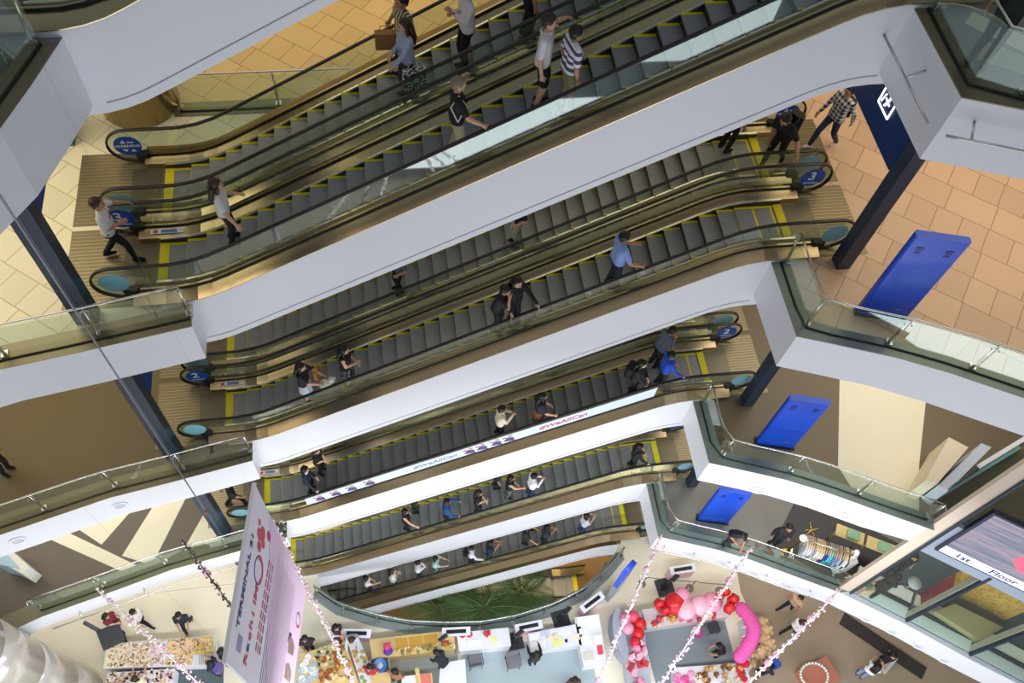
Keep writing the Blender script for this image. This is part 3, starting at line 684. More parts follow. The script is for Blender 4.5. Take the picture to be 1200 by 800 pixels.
def seg_frames(pts, radii, n=10):
    vs = []; fs = []; k = len(pts)
    for i in range(k):
        t = (pts[min(i+1, k-1)]-pts[max(i-1, 0)]).normalized(); u = t.orthogonal().normalized(); w = t.cross(u)
        for j in range(n): a = 2*PI*j/n; vs.append(pts[i]+(u*math.cos(a)+w*math.sin(a))*radii[i])
    return vs
def capsule(mb, p0, p1, r0, r1, n=12):
    p0 = Vector(p0); p1 = Vector(p1); d = (p1-p0); L = d.length; d = d.normalized() if L > 1e-6 else Vector((0, 0, 1))
    u = d.orthogonal().normalized(); w = d.cross(u); prof = []
    for i in range(1, 5): a = PI/2*(1-i/4); prof.append((-r0*math.sin(a), r0*math.cos(a)))
    for i in range(0, 4): a = PI/2*i/4; prof.append((L+r1*math.sin(a), r1*math.cos(a)))
    vs = [p0-d*r0]+[p0+d*h+(u*math.cos(2*PI*j/n)+w*math.sin(2*PI*j/n))*r for h, r in prof for j in range(n)]+[p1+d*r1]
    k = len(prof); fs = [(0, 1+(j+1) % n, 1+j) for j in range(n)]
    fs += [(1+i*n+j, 1+i*n+(j+1) % n, 1+(i+1)*n+(j+1) % n, 1+(i+1)*n+j) for i in range(k-1) for j in range(n)]
    fs += [(1+(k-1)*n+j, 1+(k-1)*n+(j+1) % n, len(vs)-1) for j in range(n)]
    mb.add(vs, fs)
def ik(a, t, l1, l2, pole):
    d = t-a; D = d.length; mx = (l1+l2)*.985
    if D > mx: t = a+d*(mx/D); d = t-a; D = mx
    D = max(D, abs(l1-l2)+.02); c = (l1*l1+D*D-l2*l2)/(2*l1*D); c = max(-1, min(1, c)); h = l1*math.sqrt(1-c*c); n = d.normalized()
    p = (pole-n*pole.dot(n)); p = p.normalized() if p.length > 1e-4 else n.orthogonal()
    return a+n*(l1*c)+p*h, t
def remesh(verts, faces, vox):
    me = bpy.data.meshes.new('tmp'); me.from_pydata([tuple(v) for v in verts], [], faces); o = bpy.data.objects.new('tmp', me); COL.objects.link(o)
    md = o.modifiers.new('r', 'REMESH'); md.mode = 'VOXEL'; md.voxel_size = vox
    s = o.modifiers.new('s', 'SMOOTH'); s.factor = .5; s.iterations = 3
    dg = bpy.context.evaluated_depsgraph_get(); m2 = bpy.data.meshes.new_from_object(o.evaluated_get(dg))
    bpy.data.objects.remove(o); bpy.data.meshes.remove(me); return m2
def person(label, pos, yaw, H=1.66, top='#222326', bottom='#1b1c20', shoe='#1a1a1c', sleeve='short', legs='trousers', hair='short', hmat=None, skin=None,
           RA=None, LA=None, stride=0, lean=0, head=(0, 0), woman=False, vox=.017, topmat=None, botmat=None, sit=False, turn=0, strap=None, rfoot=None, lfoot=None, collar=None):
    """yaw: facing direction in the plan (0 = +X, 90 = +Y). RA / LA: world hand targets or named poses."""
    H = H*1.09; s = H/1.70; pos = Vector(pos); rz = R(yaw-90); Mw = Matrix.Rotation(rz, 3, 'Z'); Mi = Mw.transposed()
    sw = .155 if woman else .178; hw = .078
    sk = skin or (SKIN2 if woman else SKIN); hm = hmat or H_black
    pel = Vector((0, 0, .93)); drop = 0
    if sit: drop = .45
    T = Matrix.Rotation(-R(lean), 3, 'X') if lean else Matrix.Identity(3)
    Tt = Matrix.Rotation(R(turn), 3, 'Z')
    def up(p): p = Vector(p); return (pel+T @ (Tt @ (p-pel)))-Vector((0, 0, drop))
    neck0 = up((0, -.015, 1.42)); hc = up((0, .0, 1.545))
    Hm = T @ Tt @ Matrix.Rotation(R(head[0]), 3, 'Z') @ Matrix.Rotation(-R(head[1]), 3, 'X'); hc = neck0+(T @ Vector((0, .012, .155)))+Hm @ Vector((0, .02, 0))
    C = []  # p0 p1 r0 r1 label  (0 skin 1 top 2 bottom 3 shoe)
    def cap(p0, p1, r0, r1, l): C.append((Vector(p0)*s, Vector(p1)*s, r0*s, r1*s, l))
    ch = .088 if woman else .105
    cap(up((-ch, 0, 1.27)), up((ch, 0, 1.27)), .108, .108, 1); cap(up((-sw*.78, -.01, 1.375)), up((sw*.78, -.01, 1.375)), .068, .068, 1)
    if woman: cap(up((-.07, .06, 1.235)), up((.07, .06, 1.235)), .075, .075, 1)
    cap(up((-.065, 0, 1.10)), up((.065, 0, 1.10)), .102, .102, 1)
    for sx in (-1, 1): cap(up((sx*.06, 0, 1.28)), up((sx*.065, 0, .98)), .105, .118, 1)
    cap(up((-.078, -.01, .94)), up((.078, -.01, .94)), .122, .122, 1)
    cap(up((-.078, -.015, .90))-Vector((0, 0, 0)), up((.078, -.015, .90)), .116, .116, 2)
    cap(neck0-Vector((0, 0, .03)), hc-Vector((0, 0, .05)), .052, .050, 0)
    # head: skull, face, jaw, nose, ears
    hh = lambda p: hc+Hm @ (Vector(p)*1.08)
    cap(hh((0, -.022, .022)), hh((0, .012, .024)), .095, .090, 0); cap(hh((0, .022, .0)), hh((0, .038, -.068)), .075, .045, 0)
    cap(hh((0, .085, .0)), hh((0, .106, -.028)), .012, .016, 0)
    for sx in (-1, 1): cap(hh((sx*.086, -.008, .012)), hh((sx*.088, -.012, -.028)), .016, .012, 0)
    # legs
    feet = []
    for sx, ft, sd in ((1, rfoot, 1), (-1, lfoot, -1)):
        hip = Vector((sx*hw, -.005, .89-drop))
        if ft is not None: an = Mi @ (Vector(ft)-pos)/s+Vector((0, 0, .085))
        else: an = Vector((sx*(hw+.015), stride*.5*sd-.02, .085+(max(0, -stride*sd)*.10)))
        if sit: an = Vector((sx*.1, .42, .085))
        kn, an = ik(hip, an, .42, .40, Vector((0, 1, .15)))
        ll = 2 if legs in ('trousers', 'skirt_long') else 0
        if legs == 'shorts':
            cap(hip, hip.lerp(kn, .82), .088, .086, 2); cap(hip.lerp(kn, .7), kn, .066, .055, 0); cap(kn, kn.lerp(an, .4), .054, .056, 0); cap(kn.lerp(an, .4), an, .055, .036, 0)
        elif legs == 'skirt':
            cap(hip, kn, .075, .055, 0); cap(kn, kn.lerp(an, .35), .053, .052, 0); cap(kn.lerp(an, .35), an, .05, .034, 0)
        elif legs == 'wide':
            cap(hip, kn, .098, .098, 2); cap(kn, an+Vector((0, 0, .05)), .098, .105, 2); cap(an.lerp(kn, .2), an, .04, .036, 0)
        else:
            cap(hip, kn, .090, .064, 2); cap(kn, kn.lerp(an, .4), .063, .062, 2); cap(kn.lerp(an, .4), an+Vector((0, 0, .02)), .061, .050, 2)
        fd = Vector((sx*.12, 1, 0)).normalized(); toe = an+fd*.135-Vector((0, 0, .045))
        cap(an-fd*.035-Vector((0, 0, .040)), an+fd*.05-Vector((0, 0, .040)), .042, .044, 3); cap(an+fd*.04-Vector((0, 0, .046)), toe, .042, .034, 3); cap(an, an-Vector((0, 0, .03)), .036, .04, 3 if legs != 'skirt' else 3)
    if legs == 'skirt':
        hipc = Vector((0, -.01, .9-drop))
        for j in range(8):
            a = 2*PI*j/8; cap(hipc+Vector((.07*math.cos(a), .03*math.sin(a), 0)), Vector((.15*math.cos(a), .12*math.sin(a), .50-drop)), .09, .055, 2)
        cap((0, 0, .75-drop), (0, 0, .56-drop), .13, .14, 2)
    # arms
    hands = []
    named = {'down': lambda sx: up((sx*(sw+.10), .02, .80)), 'fwd': lambda sx: up((sx*.13, .42, 1.10)), 'phone': lambda sx: up((sx*.05, .30, 1.20)), 'belly': lambda sx: up((sx*.02, .24, 1.05)),
             'hip': lambda sx: up((sx*.2, .1, .95)), 'swing_f': lambda sx: up((sx*(sw+.08), .25, .86)), 'swing_b': lambda sx: up((sx*(sw+.08), -.22, .86)), 'face': lambda sx: up((sx*.06, .16, 1.46)), 'low': lambda sx: up((sx*.12, .38, .78)),
             'chest': lambda sx: up((sx*.0, .22, 1.2)), 'table': lambda sx: up((sx*.2, .48, .98)), 'up': lambda sx: up((sx*.25, .3, 1.75))}
    for sx, A in ((1, RA), (-1, LA)):
        sh = up((sx*sw, -.01, 1.375))
        A = A or 'down'
        t = named[A](sx) if isinstance(A, str) else Mi @ (Vector(A)-pos)/s
        dirr = (t-sh).normalized(); t2 = t-dirr*.06 if not isinstance(A, str) else t
        el, wr = ik(sh, t2, .285, .255, Vector((sx*.55, -.6, -.6)))
        if sleeve == 'long':
            cap(sh, el, .062, .052, 1); cap(el, el.lerp(wr, .93), .051, .040, 1)
            cap(el.lerp(wr, .85), wr, .033, .029, 0)
        elif sleeve == 'none':
            cap(sh, el, .048, .042, 0); cap(el, el.lerp(wr, .35), .041, .042, 0); cap(el.lerp(wr, .35), wr, .041, .028, 0)
        else:
            cap(sh, sh.lerp(el, .72), .064, .062, 1); cap(sh.lerp(el, .6), el, .047, .042, 0); cap(el, el.lerp(wr, .35), .041, .042, 0); cap(el.lerp(wr, .35), wr, .041, .028, 0)
        hd = (wr-el).normalized()
        if not isinstance(A, str): hd = (hd+Vector((0, 0, -.25))).normalized()
        n = Vector((-sx*.6, .1, -.8)) if abs(hd.z) < .75 else Vector((-sx, .15, 0)); n = (n-hd*n.dot(hd)).normalized(); lat = hd.cross(n)
        for q in (-.024, 0, .024): cap(wr+lat*q*.5, wr+hd*.085+lat*q, .022, .019, 0)
        hands.append((wr, hd, n, lat, sx))
    mb = MB()
    for c in C: capsule(mb, *c[:4])
    me = remesh(mb.v, mb.f, vox*s)
    # assign each face to the nearest limb
    nf = len(me.polygons); cen = np.empty(nf*3); me.polygons.foreach_get('center', cen); cen = cen.reshape(-1, 3); best = np.full(nf, 1e9); lab = np.zeros(nf, int)
    pri = {0: 0, 1: -.004, 2: -.002, 3: -.001}
    for p0, p1, r0, r1, l in C:
        p0 = np.array(p0); d = np.array(p1)-p0; L2 = max(d @ d, 1e-9); t = np.clip((cen-p0) @ d/L2, 0, 1)
        D = np.linalg.norm(cen-(p0+t[:, None]*d), axis=1)-(r0+(r1-r0)*t)+pri[l]
        k = D < best; best[k] = D[k]; lab[k] = l
    hz = (Vector(up((0, 0, .86)))*s).z
    B = MB(); B.v = [tuple(v.co) for v in me.vertices]; B.f = [list(p.vertices) for p in me.polygons]; B.m = [int(x) for x in lab]; B.s = [True]*nf
    bpy.data.meshes.remove(me)
    # face details and fingers
    for sx in (-1, 1):
        B.ell(hh((sx*.034, .083, .012))*s, .0105*s, 6, 4, 4); B.tube([hh((sx*.05, .083, .036))*s, hh((sx*.02, .093, .037))*s], .005*s, 4, 5)
    B.tube([hh((-.024, .082, -.055))*s, hh((0, .09, -.056))*s, hh((.024, .082, -.055))*s], .006*s, 4, 6)
    for wr, hd, n, lat, sx in hands:
        base = wr+hd*.082
        for q, L in ((-.033, .062), (-.011, .074), (.011, .079), (.033, .070)):
            p = [base+lat*q]; d = hd.copy()
            for f in (.45, .32, .23): d = (d+n*.38).normalized(); p.append(p[-1]+d*L*f)
            B.tube([v*s for v in p], [.0095*s, .009*s, .008*s, .006*s], 5, 0)
        th = wr+hd*.03+lat*(.03*1); d = (lat*.8+hd*.6).normalized(); p = [th, th+d*.032, th+d*.032+(hd*.8+n*.5+lat*.2).normalized()*.035]
        B.tube([v*s for v in p], [.012*s, .011*s, .008*s], 5, 0)
    mats = [sk, topmat or cl(top), botmat or cl(bottom), cl(shoe), M_eye, hm, M_lip]
    o = B.build('person', mats, local=True); o.location = pos; o.rotation_euler = (0, 0, rz); tag(o, label, 'person')
    # hair
    hb = MB(); bk = T @ Tt
    hb.ell(hh((0, -.026, .040))*s, (.106*s, .113*s, .096*s), 16, 10, 0, Hm); hb.ell(hh((0, .030, .078))*s, (.075*s, .05*s, .035*s), 12, 6, 0, Hm)
    hb.ell(hh((0, -.055, -.02))*s, (.08*s, .06*s, .075*s), 12, 8, 0, Hm)
    if hair == 'long':
        for q in (-.06, -.02, .02, .06): hb.tube([hh((q, -.07, .03))*s, hh((q*1.15, -.105, -.08))*s, (up((q*1.4, -.13, 1.36)))*s, up((q*1.3, -.135, 1.20))*s], [.05*s, .05*s, .045*s, .02*s], 8)
        for q in (-1, 1): hb.tube([hh((q*.075, -.01, .04))*s, hh((q*.088, -.01, -.06))*s, up((q*.10, -.02, 1.38))*s], [.03*s, .035*s, .02*s], 7)
    elif hair == 'bob':
        for q in (-1, -.5, 0, .5, 1): hb.tube([hh((q*.08, -.05-.03*(1-abs(q)), .03))*s, hh((q*.088, -.05-.035*(1-abs(q)), -.10))*s], [.05*s, .042*s], 8)
    elif hair == 'bun':
        hb.ell(hh((0, -.12, .06))*s, .05*s, 10, 8)
    elif hair == 'tail':
        hb.tube([hh((0, -.11, .05))*s, hh((0, -.16, -.03))*s, hh((0, -.14, -.16))*s], [.035*s, .035*s, .012*s], 8)
    h = hb.build('hair', hm, o, local=True)
    if collar: 
        cb = MB(); c0 = up((0, -.015, 1.42)); cb.tube([c0*s+(bk @ Vector((.07*math.cos(a), .075*math.sin(a), .0)))*s for a in [2*PI*i/14 for i in range(15)]], .022*s, 6); cb.build('collar', cl(collar), o, local=True)
    if strap:
        sb = MB(); S_ = up((strap[1]*.10, .0, 1.45)); Hh = up((-strap[1]*.20, .0, .95)) if strap[2] else up((strap[1]*.20, -.02, 1.0))
        fr = [S_, up((strap[1]*.02 if strap[2] else strap[1]*.14, .125, 1.26)), Hh]; bkp = [S_, up((strap[1]*.02 if strap[2] else strap[1]*.14, -.125, 1.26)), Hh]
        for ln in (fr, bkp): sb.tube([p*s for p in ln], .010*s, 5)
        sb.build('bag_strap', cl(strap[0]), o, local=True)
    return o
def hand_z(k, x): return path_z(k, x)+.965
def rail(k, x, which): 
    y = {'n0': 10.0, 'n1': 11.5, 'f0': 11.87, 'f1': 13.37}[which]; return (x, y, hand_z(k, x))
def rider(label, head, k, yaw, lane='near', H=1.66, y=None, **kw):
    """someone standing on a step of escalator k, located by the photo position of the head"""
    x = 2.0; L = NEAR if lane == 'near' else FAR
    for i in range(60):
        z = path_z(k, x)+H*1.09*.925; p = at(head[0], head[1], z); x = x*.5+max(-5.5, min(9.5, p.x))*.5
    yy = p.y if y is None else y; yy = max(L['s0']+.17, min(L['s1']-.2, yy))
    best = (1e9, x)
    for i in range(-300, 301):
        xx = x+i*.01
        if not -5.6 < xx < 9.6: continue
        v = Vector((xx, yy, path_z(k, xx)+H*1.09*.925-EYE)); w_ = v.dot(CF); er = (600+FPX*v.dot(CR)/w_-head[0])**2+(400+FPX*v.dot(CD)/w_-head[1])**2
        if er < best[0]: best = (er, xx)
    xs, zs = step_top(k, best[1])
    for key in ('RA', 'LA'):
        v = kw.get(key)
        if isinstance(v, tuple) and isinstance(v[0], str): kw[key] = rail(k, xs+v[1], v[0])
    o = person(label, (xs, yy, zs), yaw, H, **kw); return o
def walker(label, head, z, yaw, H=1.66, **kw):
    p = at(head[0], head[1], z+H*1.09*.925); return person(label, (p.x, p.y, z+.002), yaw, H, **kw)
def backpack(o, label, mat, size=(.30, .16, .42), zc=1.2, name='backpack'):
    """bag worn on the back of person o"""
    H = o.dimensions.z; b = MB(); b.obox((0, -.22, zc), size, 0, 0, bev=.07); b.obox((0, -.315, zc-.07), (size[0]*.7, .05, size[2]*.45), 0, 0, bev=.02)
    for q in (-1, 1): b.tube([(q*.1, -.15, zc+.2), (q*.12, 0, zc+.255), (q*.13, .12, zc+.1), (q*.14, .05, zc-.12), (q*.12, -.15, zc-.16)], .018, 5)
    g = b.build(name, mat, local=True); g.location = o.location; g.rotation_euler = o.rotation_euler; tag(g, label, 'bag'); return g
def handbag(loc, size, rz, label, mat, handle=True, name='handbag'):
    e = empty(name, loc, label, 'bag'); b = MB(); b.obox((loc[0], loc[1], loc[2]+size[2]/2), size, rz, 0, bev=.02); b.build('body', mat, e)
    if handle:
        d = Vector((math.cos(rz), math.sin(rz), 0)); c = Vector(loc)+Vector((0, 0, size[2])); b = MB()
        b.tube([c-d*size[0]*.3, c-d*size[0]*.22+Vector((0, 0, .14)), c+d*size[0]*.22+Vector((0, 0, .14)), c+d*size[0]*.3], .009, 5); b.build('handle', mat, e)
    return e
def phone(o, which, label):
    pass
# ------------------------------------------------------------------ who is where
BP_black = pm('bag_black', '#141416', .55)
# escalator from floor 3 up (front lane)
rider('person in a white blouse with long dark hair holding a phone on the upper escalator', (262, 217), 3, 8, H=1.62, woman=True, hair='long', hmat=H_brown, top='#e8e4e2', bottom='#2a2a30', RA=('n0', .42), LA='phone', vox=.014)
rider('grey haired person in a black tee and beige trousers reaching for both handrails', (531, 108), 3, 2, H=1.64, woman=True, hair='short', hmat=H_grey, top='#15161a', bottom='#b8a988', legs='wide', RA=('n0', .42), LA=('n1', .38), strap=('#e6e2d6', 1, 0), vox=.014)
rider('person in a white polo and black shorts with one arm stretched along the handrail', (636, 22), 3, -18, H=1.70, top='#e4e0e0', bottom='#131316', legs='shorts', hmat=H_brown, skin=SKIN2, LA=('n1', .62), RA='down', vox=.013, y=10.74, collar='#e4e0e0')
rider('person in a navy and white striped shirt and khaki shorts, back turned', (661, 46), 3, 14, H=1.58, topmat=CL_stripe, bottom='#8d8358', legs='shorts', RA='down', LA='down', vox=.013, y=10.38)
# rear lane
r1 = rider('person in an olive striped top with short black hair holding the far handrail', (471, 8), 3, 205, lane='far', H=1.70, topmat=CL_olive, bottom='#1a1c22', RA=('f1', -.30), LA='down', vox=.014)
r2 = rider('person in a pale blue shirt with long dark hair, arm hanging down', (486, 37), 3, 200, lane='far', H=1.64, woman=True, hair='long', hmat=H_brown, top='#a9b4cc', bottom='#3d4048', sleeve='long', LA='low', RA='belly', vox=.014)
r3 = rider('person in a white shirt and black trousers looking at a phone at the top edge', (548, 2), 3, 190, lane='far', H=1.70, top='#e2dcd6', bottom='#121317', sleeve='long', RA='chest', LA='chest', vox=.014)
rider('person in dark trousers and pale shoes whose head is out of the frame', (636, -52), 3, 10, lane='far', H=1.72, top='#20222a', bottom='#17181c', shoe='#c8bfae', RA='down', LA='down', vox=.016)
p = Vector(r1.location)
handbag((p.x-.30, p.y+.34, p.z+.42), (.42, .14, .36), .0, 'brown paper carrier bag held by the rider in the olive top', pm('kraft_paper', '#b08048', .8, noise=.1), name='paper_bag')
p = Vector(r2.location)
handbag((p.x+.12, p.y-.32, p.z+.55), (.42, .14, .40), .2, 'black and cream floral tote bag of the rider in the pale blue shirt', CL_floral, name='tote_bag')
# landing of floor 3, left
w1 = walker('person in a white tee and black trousers stepping on beside floor sign 3', (113, 239), FZ[3], 5, H=1.66, top='#e6e2dc', bottom='#17171a', hmat=H_brown, stride=.5, LA=(-4.55, 11.5, FZ[3]+.965), RA='belly', strap=('#4b4c46', -1, 1), vox=.013)
# landing of floor 3, right
r4 = walker('person in a black tee and black trousers leaning over the handrail beside floor sign 3', (934, 128), FZ[3], 215, H=1.70, top='#131316', bottom='#15161a', lean=28, stride=.4, RA='low', LA=(8.75, 11.6, FZ[3]+.97), vox=.013)
backpack(r4, 'round black backpack on the leaning person in black', BP_black, (.32, .2, .46), 1.22)
r5 = walker('person in a black and white plaid shirt and jeans walking onto the landing', (996, 107), FZ[3], 200, H=1.70, topmat=CL_plaid, sleeve='long', bottom='#34405a', shoe='#d8cfc8', stride=.55, RA='swing_f', LA='swing_b', vox=.013)
backpack(r5, 'dark backpack on the person in the plaid shirt', pm('bag_maroon', '#241a1e', .6), (.30, .16, .42), 1.2)
# escalator 2 -> 3, rear lane (heads hidden by the white side above)
rider('person in black trousers reaching the top of the second escalator, mostly hidden', (868, 110), 2, 20, lane='far', H=1.70, top='#141518', bottom='#131316', RA='down', LA='down')
rider('person in a black top and cream trousers half hidden under the white slab', (613, 236), 2, 190, lane='far', H=1.62, woman=True, hair='long', top='#17171b', bottom='#d4cbb4', RA='belly', LA='hip')
rider('person in a grey tee with only the side showing below the white slab', (468, 296), 2, 200, lane='far', H=1.66, top='#5a5c64', bottom='#1c1d22', RA='fwd', LA='hip')
# front lane
rider('person in a light blue sports shirt looking at a phone near the upper end', (738, 291), 2, 12, H=1.72, top='#8ba4da', bottom='#23283a', RA=('n0', .45), LA='phone', vox=.014)
rider('person with long black hair in a black jacket resting both hands on the handrail', (609, 341), 2, -62, H=1.62, woman=True, hair='long', top='#131417', bottom='#1b1d24', sleeve='long', RA=('n0', -.12), LA=('n0', .48), vox=.014)
rider('person in dark grey bending towards the handrail, head near the black jacket', (585, 358), 2, -35, H=1.66, top='#26272a', bottom='#222328', RA='face', LA=('n0', .25), lean=10, vox=.014)
c1 = rider('person in a white dress and black cardigan holding a white plush toy', (362, 436), 2, -15, H=1.60, woman=True, hair='long', top='#1a1b20', bottom='#d9dce6', legs='skirt', RA='fwd', LA='fwd', vox=.014)
p = Vector(c1.location); e = empty('plush_toy', (p.x+.50, p.y-.18, p.z+.88), 'white plush toy carried by the person in the white dress', 'plush toy')
b = MB(); b.ell((p.x+.50, p.y-.18, p.z+1.0), (.15, .13, .13), 12, 8); b.build('body', pm('plush_white', '#e9ece2', .9), e)
b = MB(); b.ell((p.x+.66, p.y-.12, p.z+1.08), .085, 10, 8); b.ell((p.x+.74, p.y-.1, p.z+1.12), .03, 6, 4); b.build('head', pm('plush_white', '#e9ece2', .9), e)
handbag((p.x+.32, p.y+.14, p.z+.86), (.26, .10, .34), 1.2, 'tan paper bag beside the white plush toy', pm('paper_tan', '#c08a34', .8), name='paper_bag')
rider('person in a black sleeveless top and patterned skirt looking down at a handbag', (411, 417), 2, -10, H=1.60, woman=True, hair='long', top='#131317', botmat=CL_dots, legs='skirt', sleeve='none', RA='belly', LA='belly', vox=.014)
# escalator 1 -> 2, front lane
rider('person with black hair in a cream top looking at a phone above the advert strip', (584, 494), 1, 5, H=1.66, top='#d9cfb6', bottom='#2a2b30', RA='phone', LA='phone', sleeve='long', vox=.016, collar='#efe9b8')
rider('person with black hair and a brown skirt leaning a hand on the handrail', (637, 470), 1, 0, H=1.62, woman=True, hair='long', top='#1c2030', bottom='#8a5a3a', legs='skirt', RA=('n0', .40), LA='belly', vox=.016)
r6 = rider('person in black with long hair looking down near the royal blue jacket', (750, 434), 1, -35, H=1.64, woman=True, hair='long', top='#1a1c20', bottom='#1a1b20', sleeve='long', RA='low', LA='belly', vox=.016)
backpack(r6, 'big black backpack with a white stripe on the long haired rider', BP_black, (.34, .22, .46), 1.15)
r7 = rider('person in a royal blue jacket with pink sleeve stripes on the third escalator', (780, 428), 1, 5, H=1.62, top='#1f4fc0', bottom='#2a2b33', sleeve='long', RA=('n0', .4), LA='belly', vox=.016)
rider('person in a grey tee bending over a phone beside the centre deck', (782, 394), 1, 25, H=1.66, top='#5b6470', bottom='#16171b', RA='phone', LA='phone', lean=18, y=11.0, vox=.016)
rider('person in a black top at the foot of the third escalator', (367, 541), 1, -20, H=1.62, woman=True, hair='bob', hmat=H_brown, top='#141418', bottom='#1b1c22', RA='belly', LA='belly', vox=.016, y=11.0)
rider('person in navy with a white scarf at the foot of the third escalator', (360, 556), 1, -10, H=1.64, woman=True, hair='bob', top='#1c2638', bottom='#20242e', sleeve='long', RA=('n0', .3), LA='belly', vox=.016, y=10.5, collar='#e4e8f0')
# ground -> 1
rider('person in dark green with a pale collar behind the outstretched arm', (488, 592), 0, 5, H=1.62, top='#1d2a2a', bottom='#24262c', RA='belly', LA='fwd', collar='#c9bfae', y=11.0)
rider('person in black with one bare arm stretched over the handrail', (480, 613), 0, -15, H=1.60, woman=True, hair='bob', top='#16171b', bottom='#1b1c22', sleeve='none', RA=('n0', .45), LA='hip', y=10.5)
rider('person in a royal blue shirt with a hand on the handrail', (519, 591), 0, 5, H=1.66, top='#20508e', bottom='#24262c', sleeve='long', RA=('n0', .4), LA='fwd')
rider('person in black with long dark hair beside the blue shirt', (561, 586), 0, -20, H=1.60, woman=True, hair='long', hmat=H_brown, top='#17181b', bottom='#1c1d22', RA='belly', LA='belly')
rider('person in navy raising an arm to the centre handrail', (591, 560), 0, 10, H=1.68, top='#1c2434', bottom='#22242a', LA=('n1', .3), RA='down', y=11.0)
rider('person in grey trousers and a black top holding a bare arm forward', (602, 569), 0, -10, H=1.62, woman=True, hair='bob', top='#17181b', bottom='#787a80', RA='fwd', LA='belly', sleeve='none', y=10.55)
rider('person in a white shirt holding a phone on the blue-grey steps', (628, 568), 0, 10, H=1.66, top='#eef0f4', bottom='#2e4a86', RA='phone', LA='phone', sleeve='long')
rider('person in black stepping off at the top of the fourth escalator', (752, 537), 0, -10, H=1.66, woman=True, hair='long', top='#15171b', bottom='#15171b', sleeve='long', RA=('n0', .35), LA='belly')
# basement -> ground
rider('person in white with a navy trim, first on the lowest escalator', (431, 681), -1, 0, H=1.60, woman=True, hair='bob', top='#eceff4', bottom='#24293c', RA='fwd', LA='belly', collar='#24345e')
rider('person with brown hair in a white dress and crossed bag strap', (456, 671), -1, 10, H=1.60, woman=True, hair='long', hmat=H_brown, top='#eceae6', bottom='#e6e4e0', legs='skirt', RA='belly', LA='belly', strap=('#1c2030', 1, 1))
rider('broad person in a white shirt on the lowest escalator', (487, 664), -1, 0, H=1.70, top='#e2e8f2', bottom='#2a3040', RA='belly', LA='belly', sleeve='long')
rider('person in a mint green top on the lowest escalator', (511, 660), -1, -10, H=1.60, woman=True, hair='bob', top='#a8dcc8', bottom='#8c8f96', RA='fwd', LA='fwd')
r8 = rider('person in a white shirt with an arm stretched to the handrail on the lowest escalator', (549, 649), -1, 0, H=1.66, top='#e6eaf0', bottom='#22242a', RA=('n0', .45), LA='hip', sleeve='long')
backpack(r8, 'black backpack on the white shirted rider of the lowest escalator', BP_black)
rider('person in a navy tee on the lowest escalator', (580, 640), -1, 5, H=1.64, top='#1b2440', bottom='#30486a', RA='phone', LA='fwd')
rider('person in black with a forearm resting on the handrail of the lowest escalator', (621, 629), -1, -10, H=1.64, top='#26302a', bottom='#22252b', RA=('n0', .38), LA='fwd', y=10.55)
rider('person in dark clothes behind the two at the handrail', (630, 617), -1, 0, H=1.62, top='#28323a', bottom='#1c2026', RA='belly', LA='belly', y=11.0)
rider('person in a dark grey top reading a phone on the lowest escalator', (645, 626), -1, 5, H=1.64, top='#32363c', bottom='#1d1f24', RA='phone', LA='phone')
rider('person in a white tee and blue jeans nearest the top of the lowest escalator', (687, 611), -1, 10, H=1.64, woman=True, hair='bob', hmat=H_brown, top='#eceff5', bottom='#3b5a94', RA='phone', LA='fwd')
# floor 1 left behind the pillar
walker('person in black with bare arms beside the dark pillar on the striped floor', (266, 568), FZ[1], 20, H=1.64, top='#16171c', bottom='#1a1c22', shoe='#8a5a40', stride=.5, RA='swing_f', LA='swing_b')
# floor 1 right
walker('person in black leaning forearms on the right balcony railing', (869, 617), FZ[1], 262, H=1.66, top='#15171c', bottom='#1b1c22', lean=22, RA='belly', LA='fwd')
walker('person in dark clothes bending over the round cafe table', (1045, 680), FZ[1], 20, H=1.60, top='#2a2523', bottom='#1d1d22', woman=True, hair='long', sit=False, RA='fwd', LA='fwd', lean=24)
walker('person in black standing at the back of the cafe', (1072, 652), FZ[1], 250, H=1.62, top='#17181d', bottom='#1b1c22', woman=True, hair='long')
walker('person in black partly cut off by the top right corner', (1226, -48), FZ[4], 240, H=1.66, top='#141519', bottom='#131418')
walker('person in black partly cut off by the left edge of the olive floor', (-26, 520), FZ[2], 340, H=1.64, top='#131418', bottom='#131418')
# ground floor visitors
walker('person in a maroon patterned top with a bag under the left balcony', (124, 722), 0, 330, H=1.60, woman=True, hair='long', top='#7c2438', bottom='#5a3038', legs='skirt', stride=.3, RA='belly', LA='down')
walker('person in a white tee and black trousers walking beside the maroon top', (156, 717), 0, 340, H=1.64, top='#eceae4', bottom='#17181c', stride=.5, RA='swing_f', LA='swing_b')
walker('person in navy with hands together walking alone on the cream floor', (209, 721), 0, 275, H=1.66, top='#1e2636', bottom='#242a38', sleeve='short', stride=.5, RA='low', LA='low', shoe='#c49a74')
walker('person in black at the right end of the bead table', (258, 764), 0, 200, H=1.62, top='#1a1c26', bottom='#1a1c22', woman=True, hair='long')
r9 = walker('person in navy with a purple backpack behind the bead table', (246, 777), 0, 150, H=1.64, top='#232c48', bottom='#1b1d24', RA='table', LA='belly')
backpack(r9, 'purple backpack on the person behind the bead table', pm('bag_purple', '#6a5a9c', .7), (.34, .2, .44), 1.2)
walker('person in cream behind the bead table at the bottom edge', (158, 795), 0, 95, H=1.60, top='#e6dfc2', bottom='#30303a', hmat=H_brown, woman=True, hair='bob', RA='table', LA='table')
walker('person in black with a striped bag near the hanging banner', (393, 735), 0, 310, H=1.60, woman=True, hair='long', top='#2a2a30', bottom='#7a6aa8', legs='skirt', RA='belly', LA='belly')
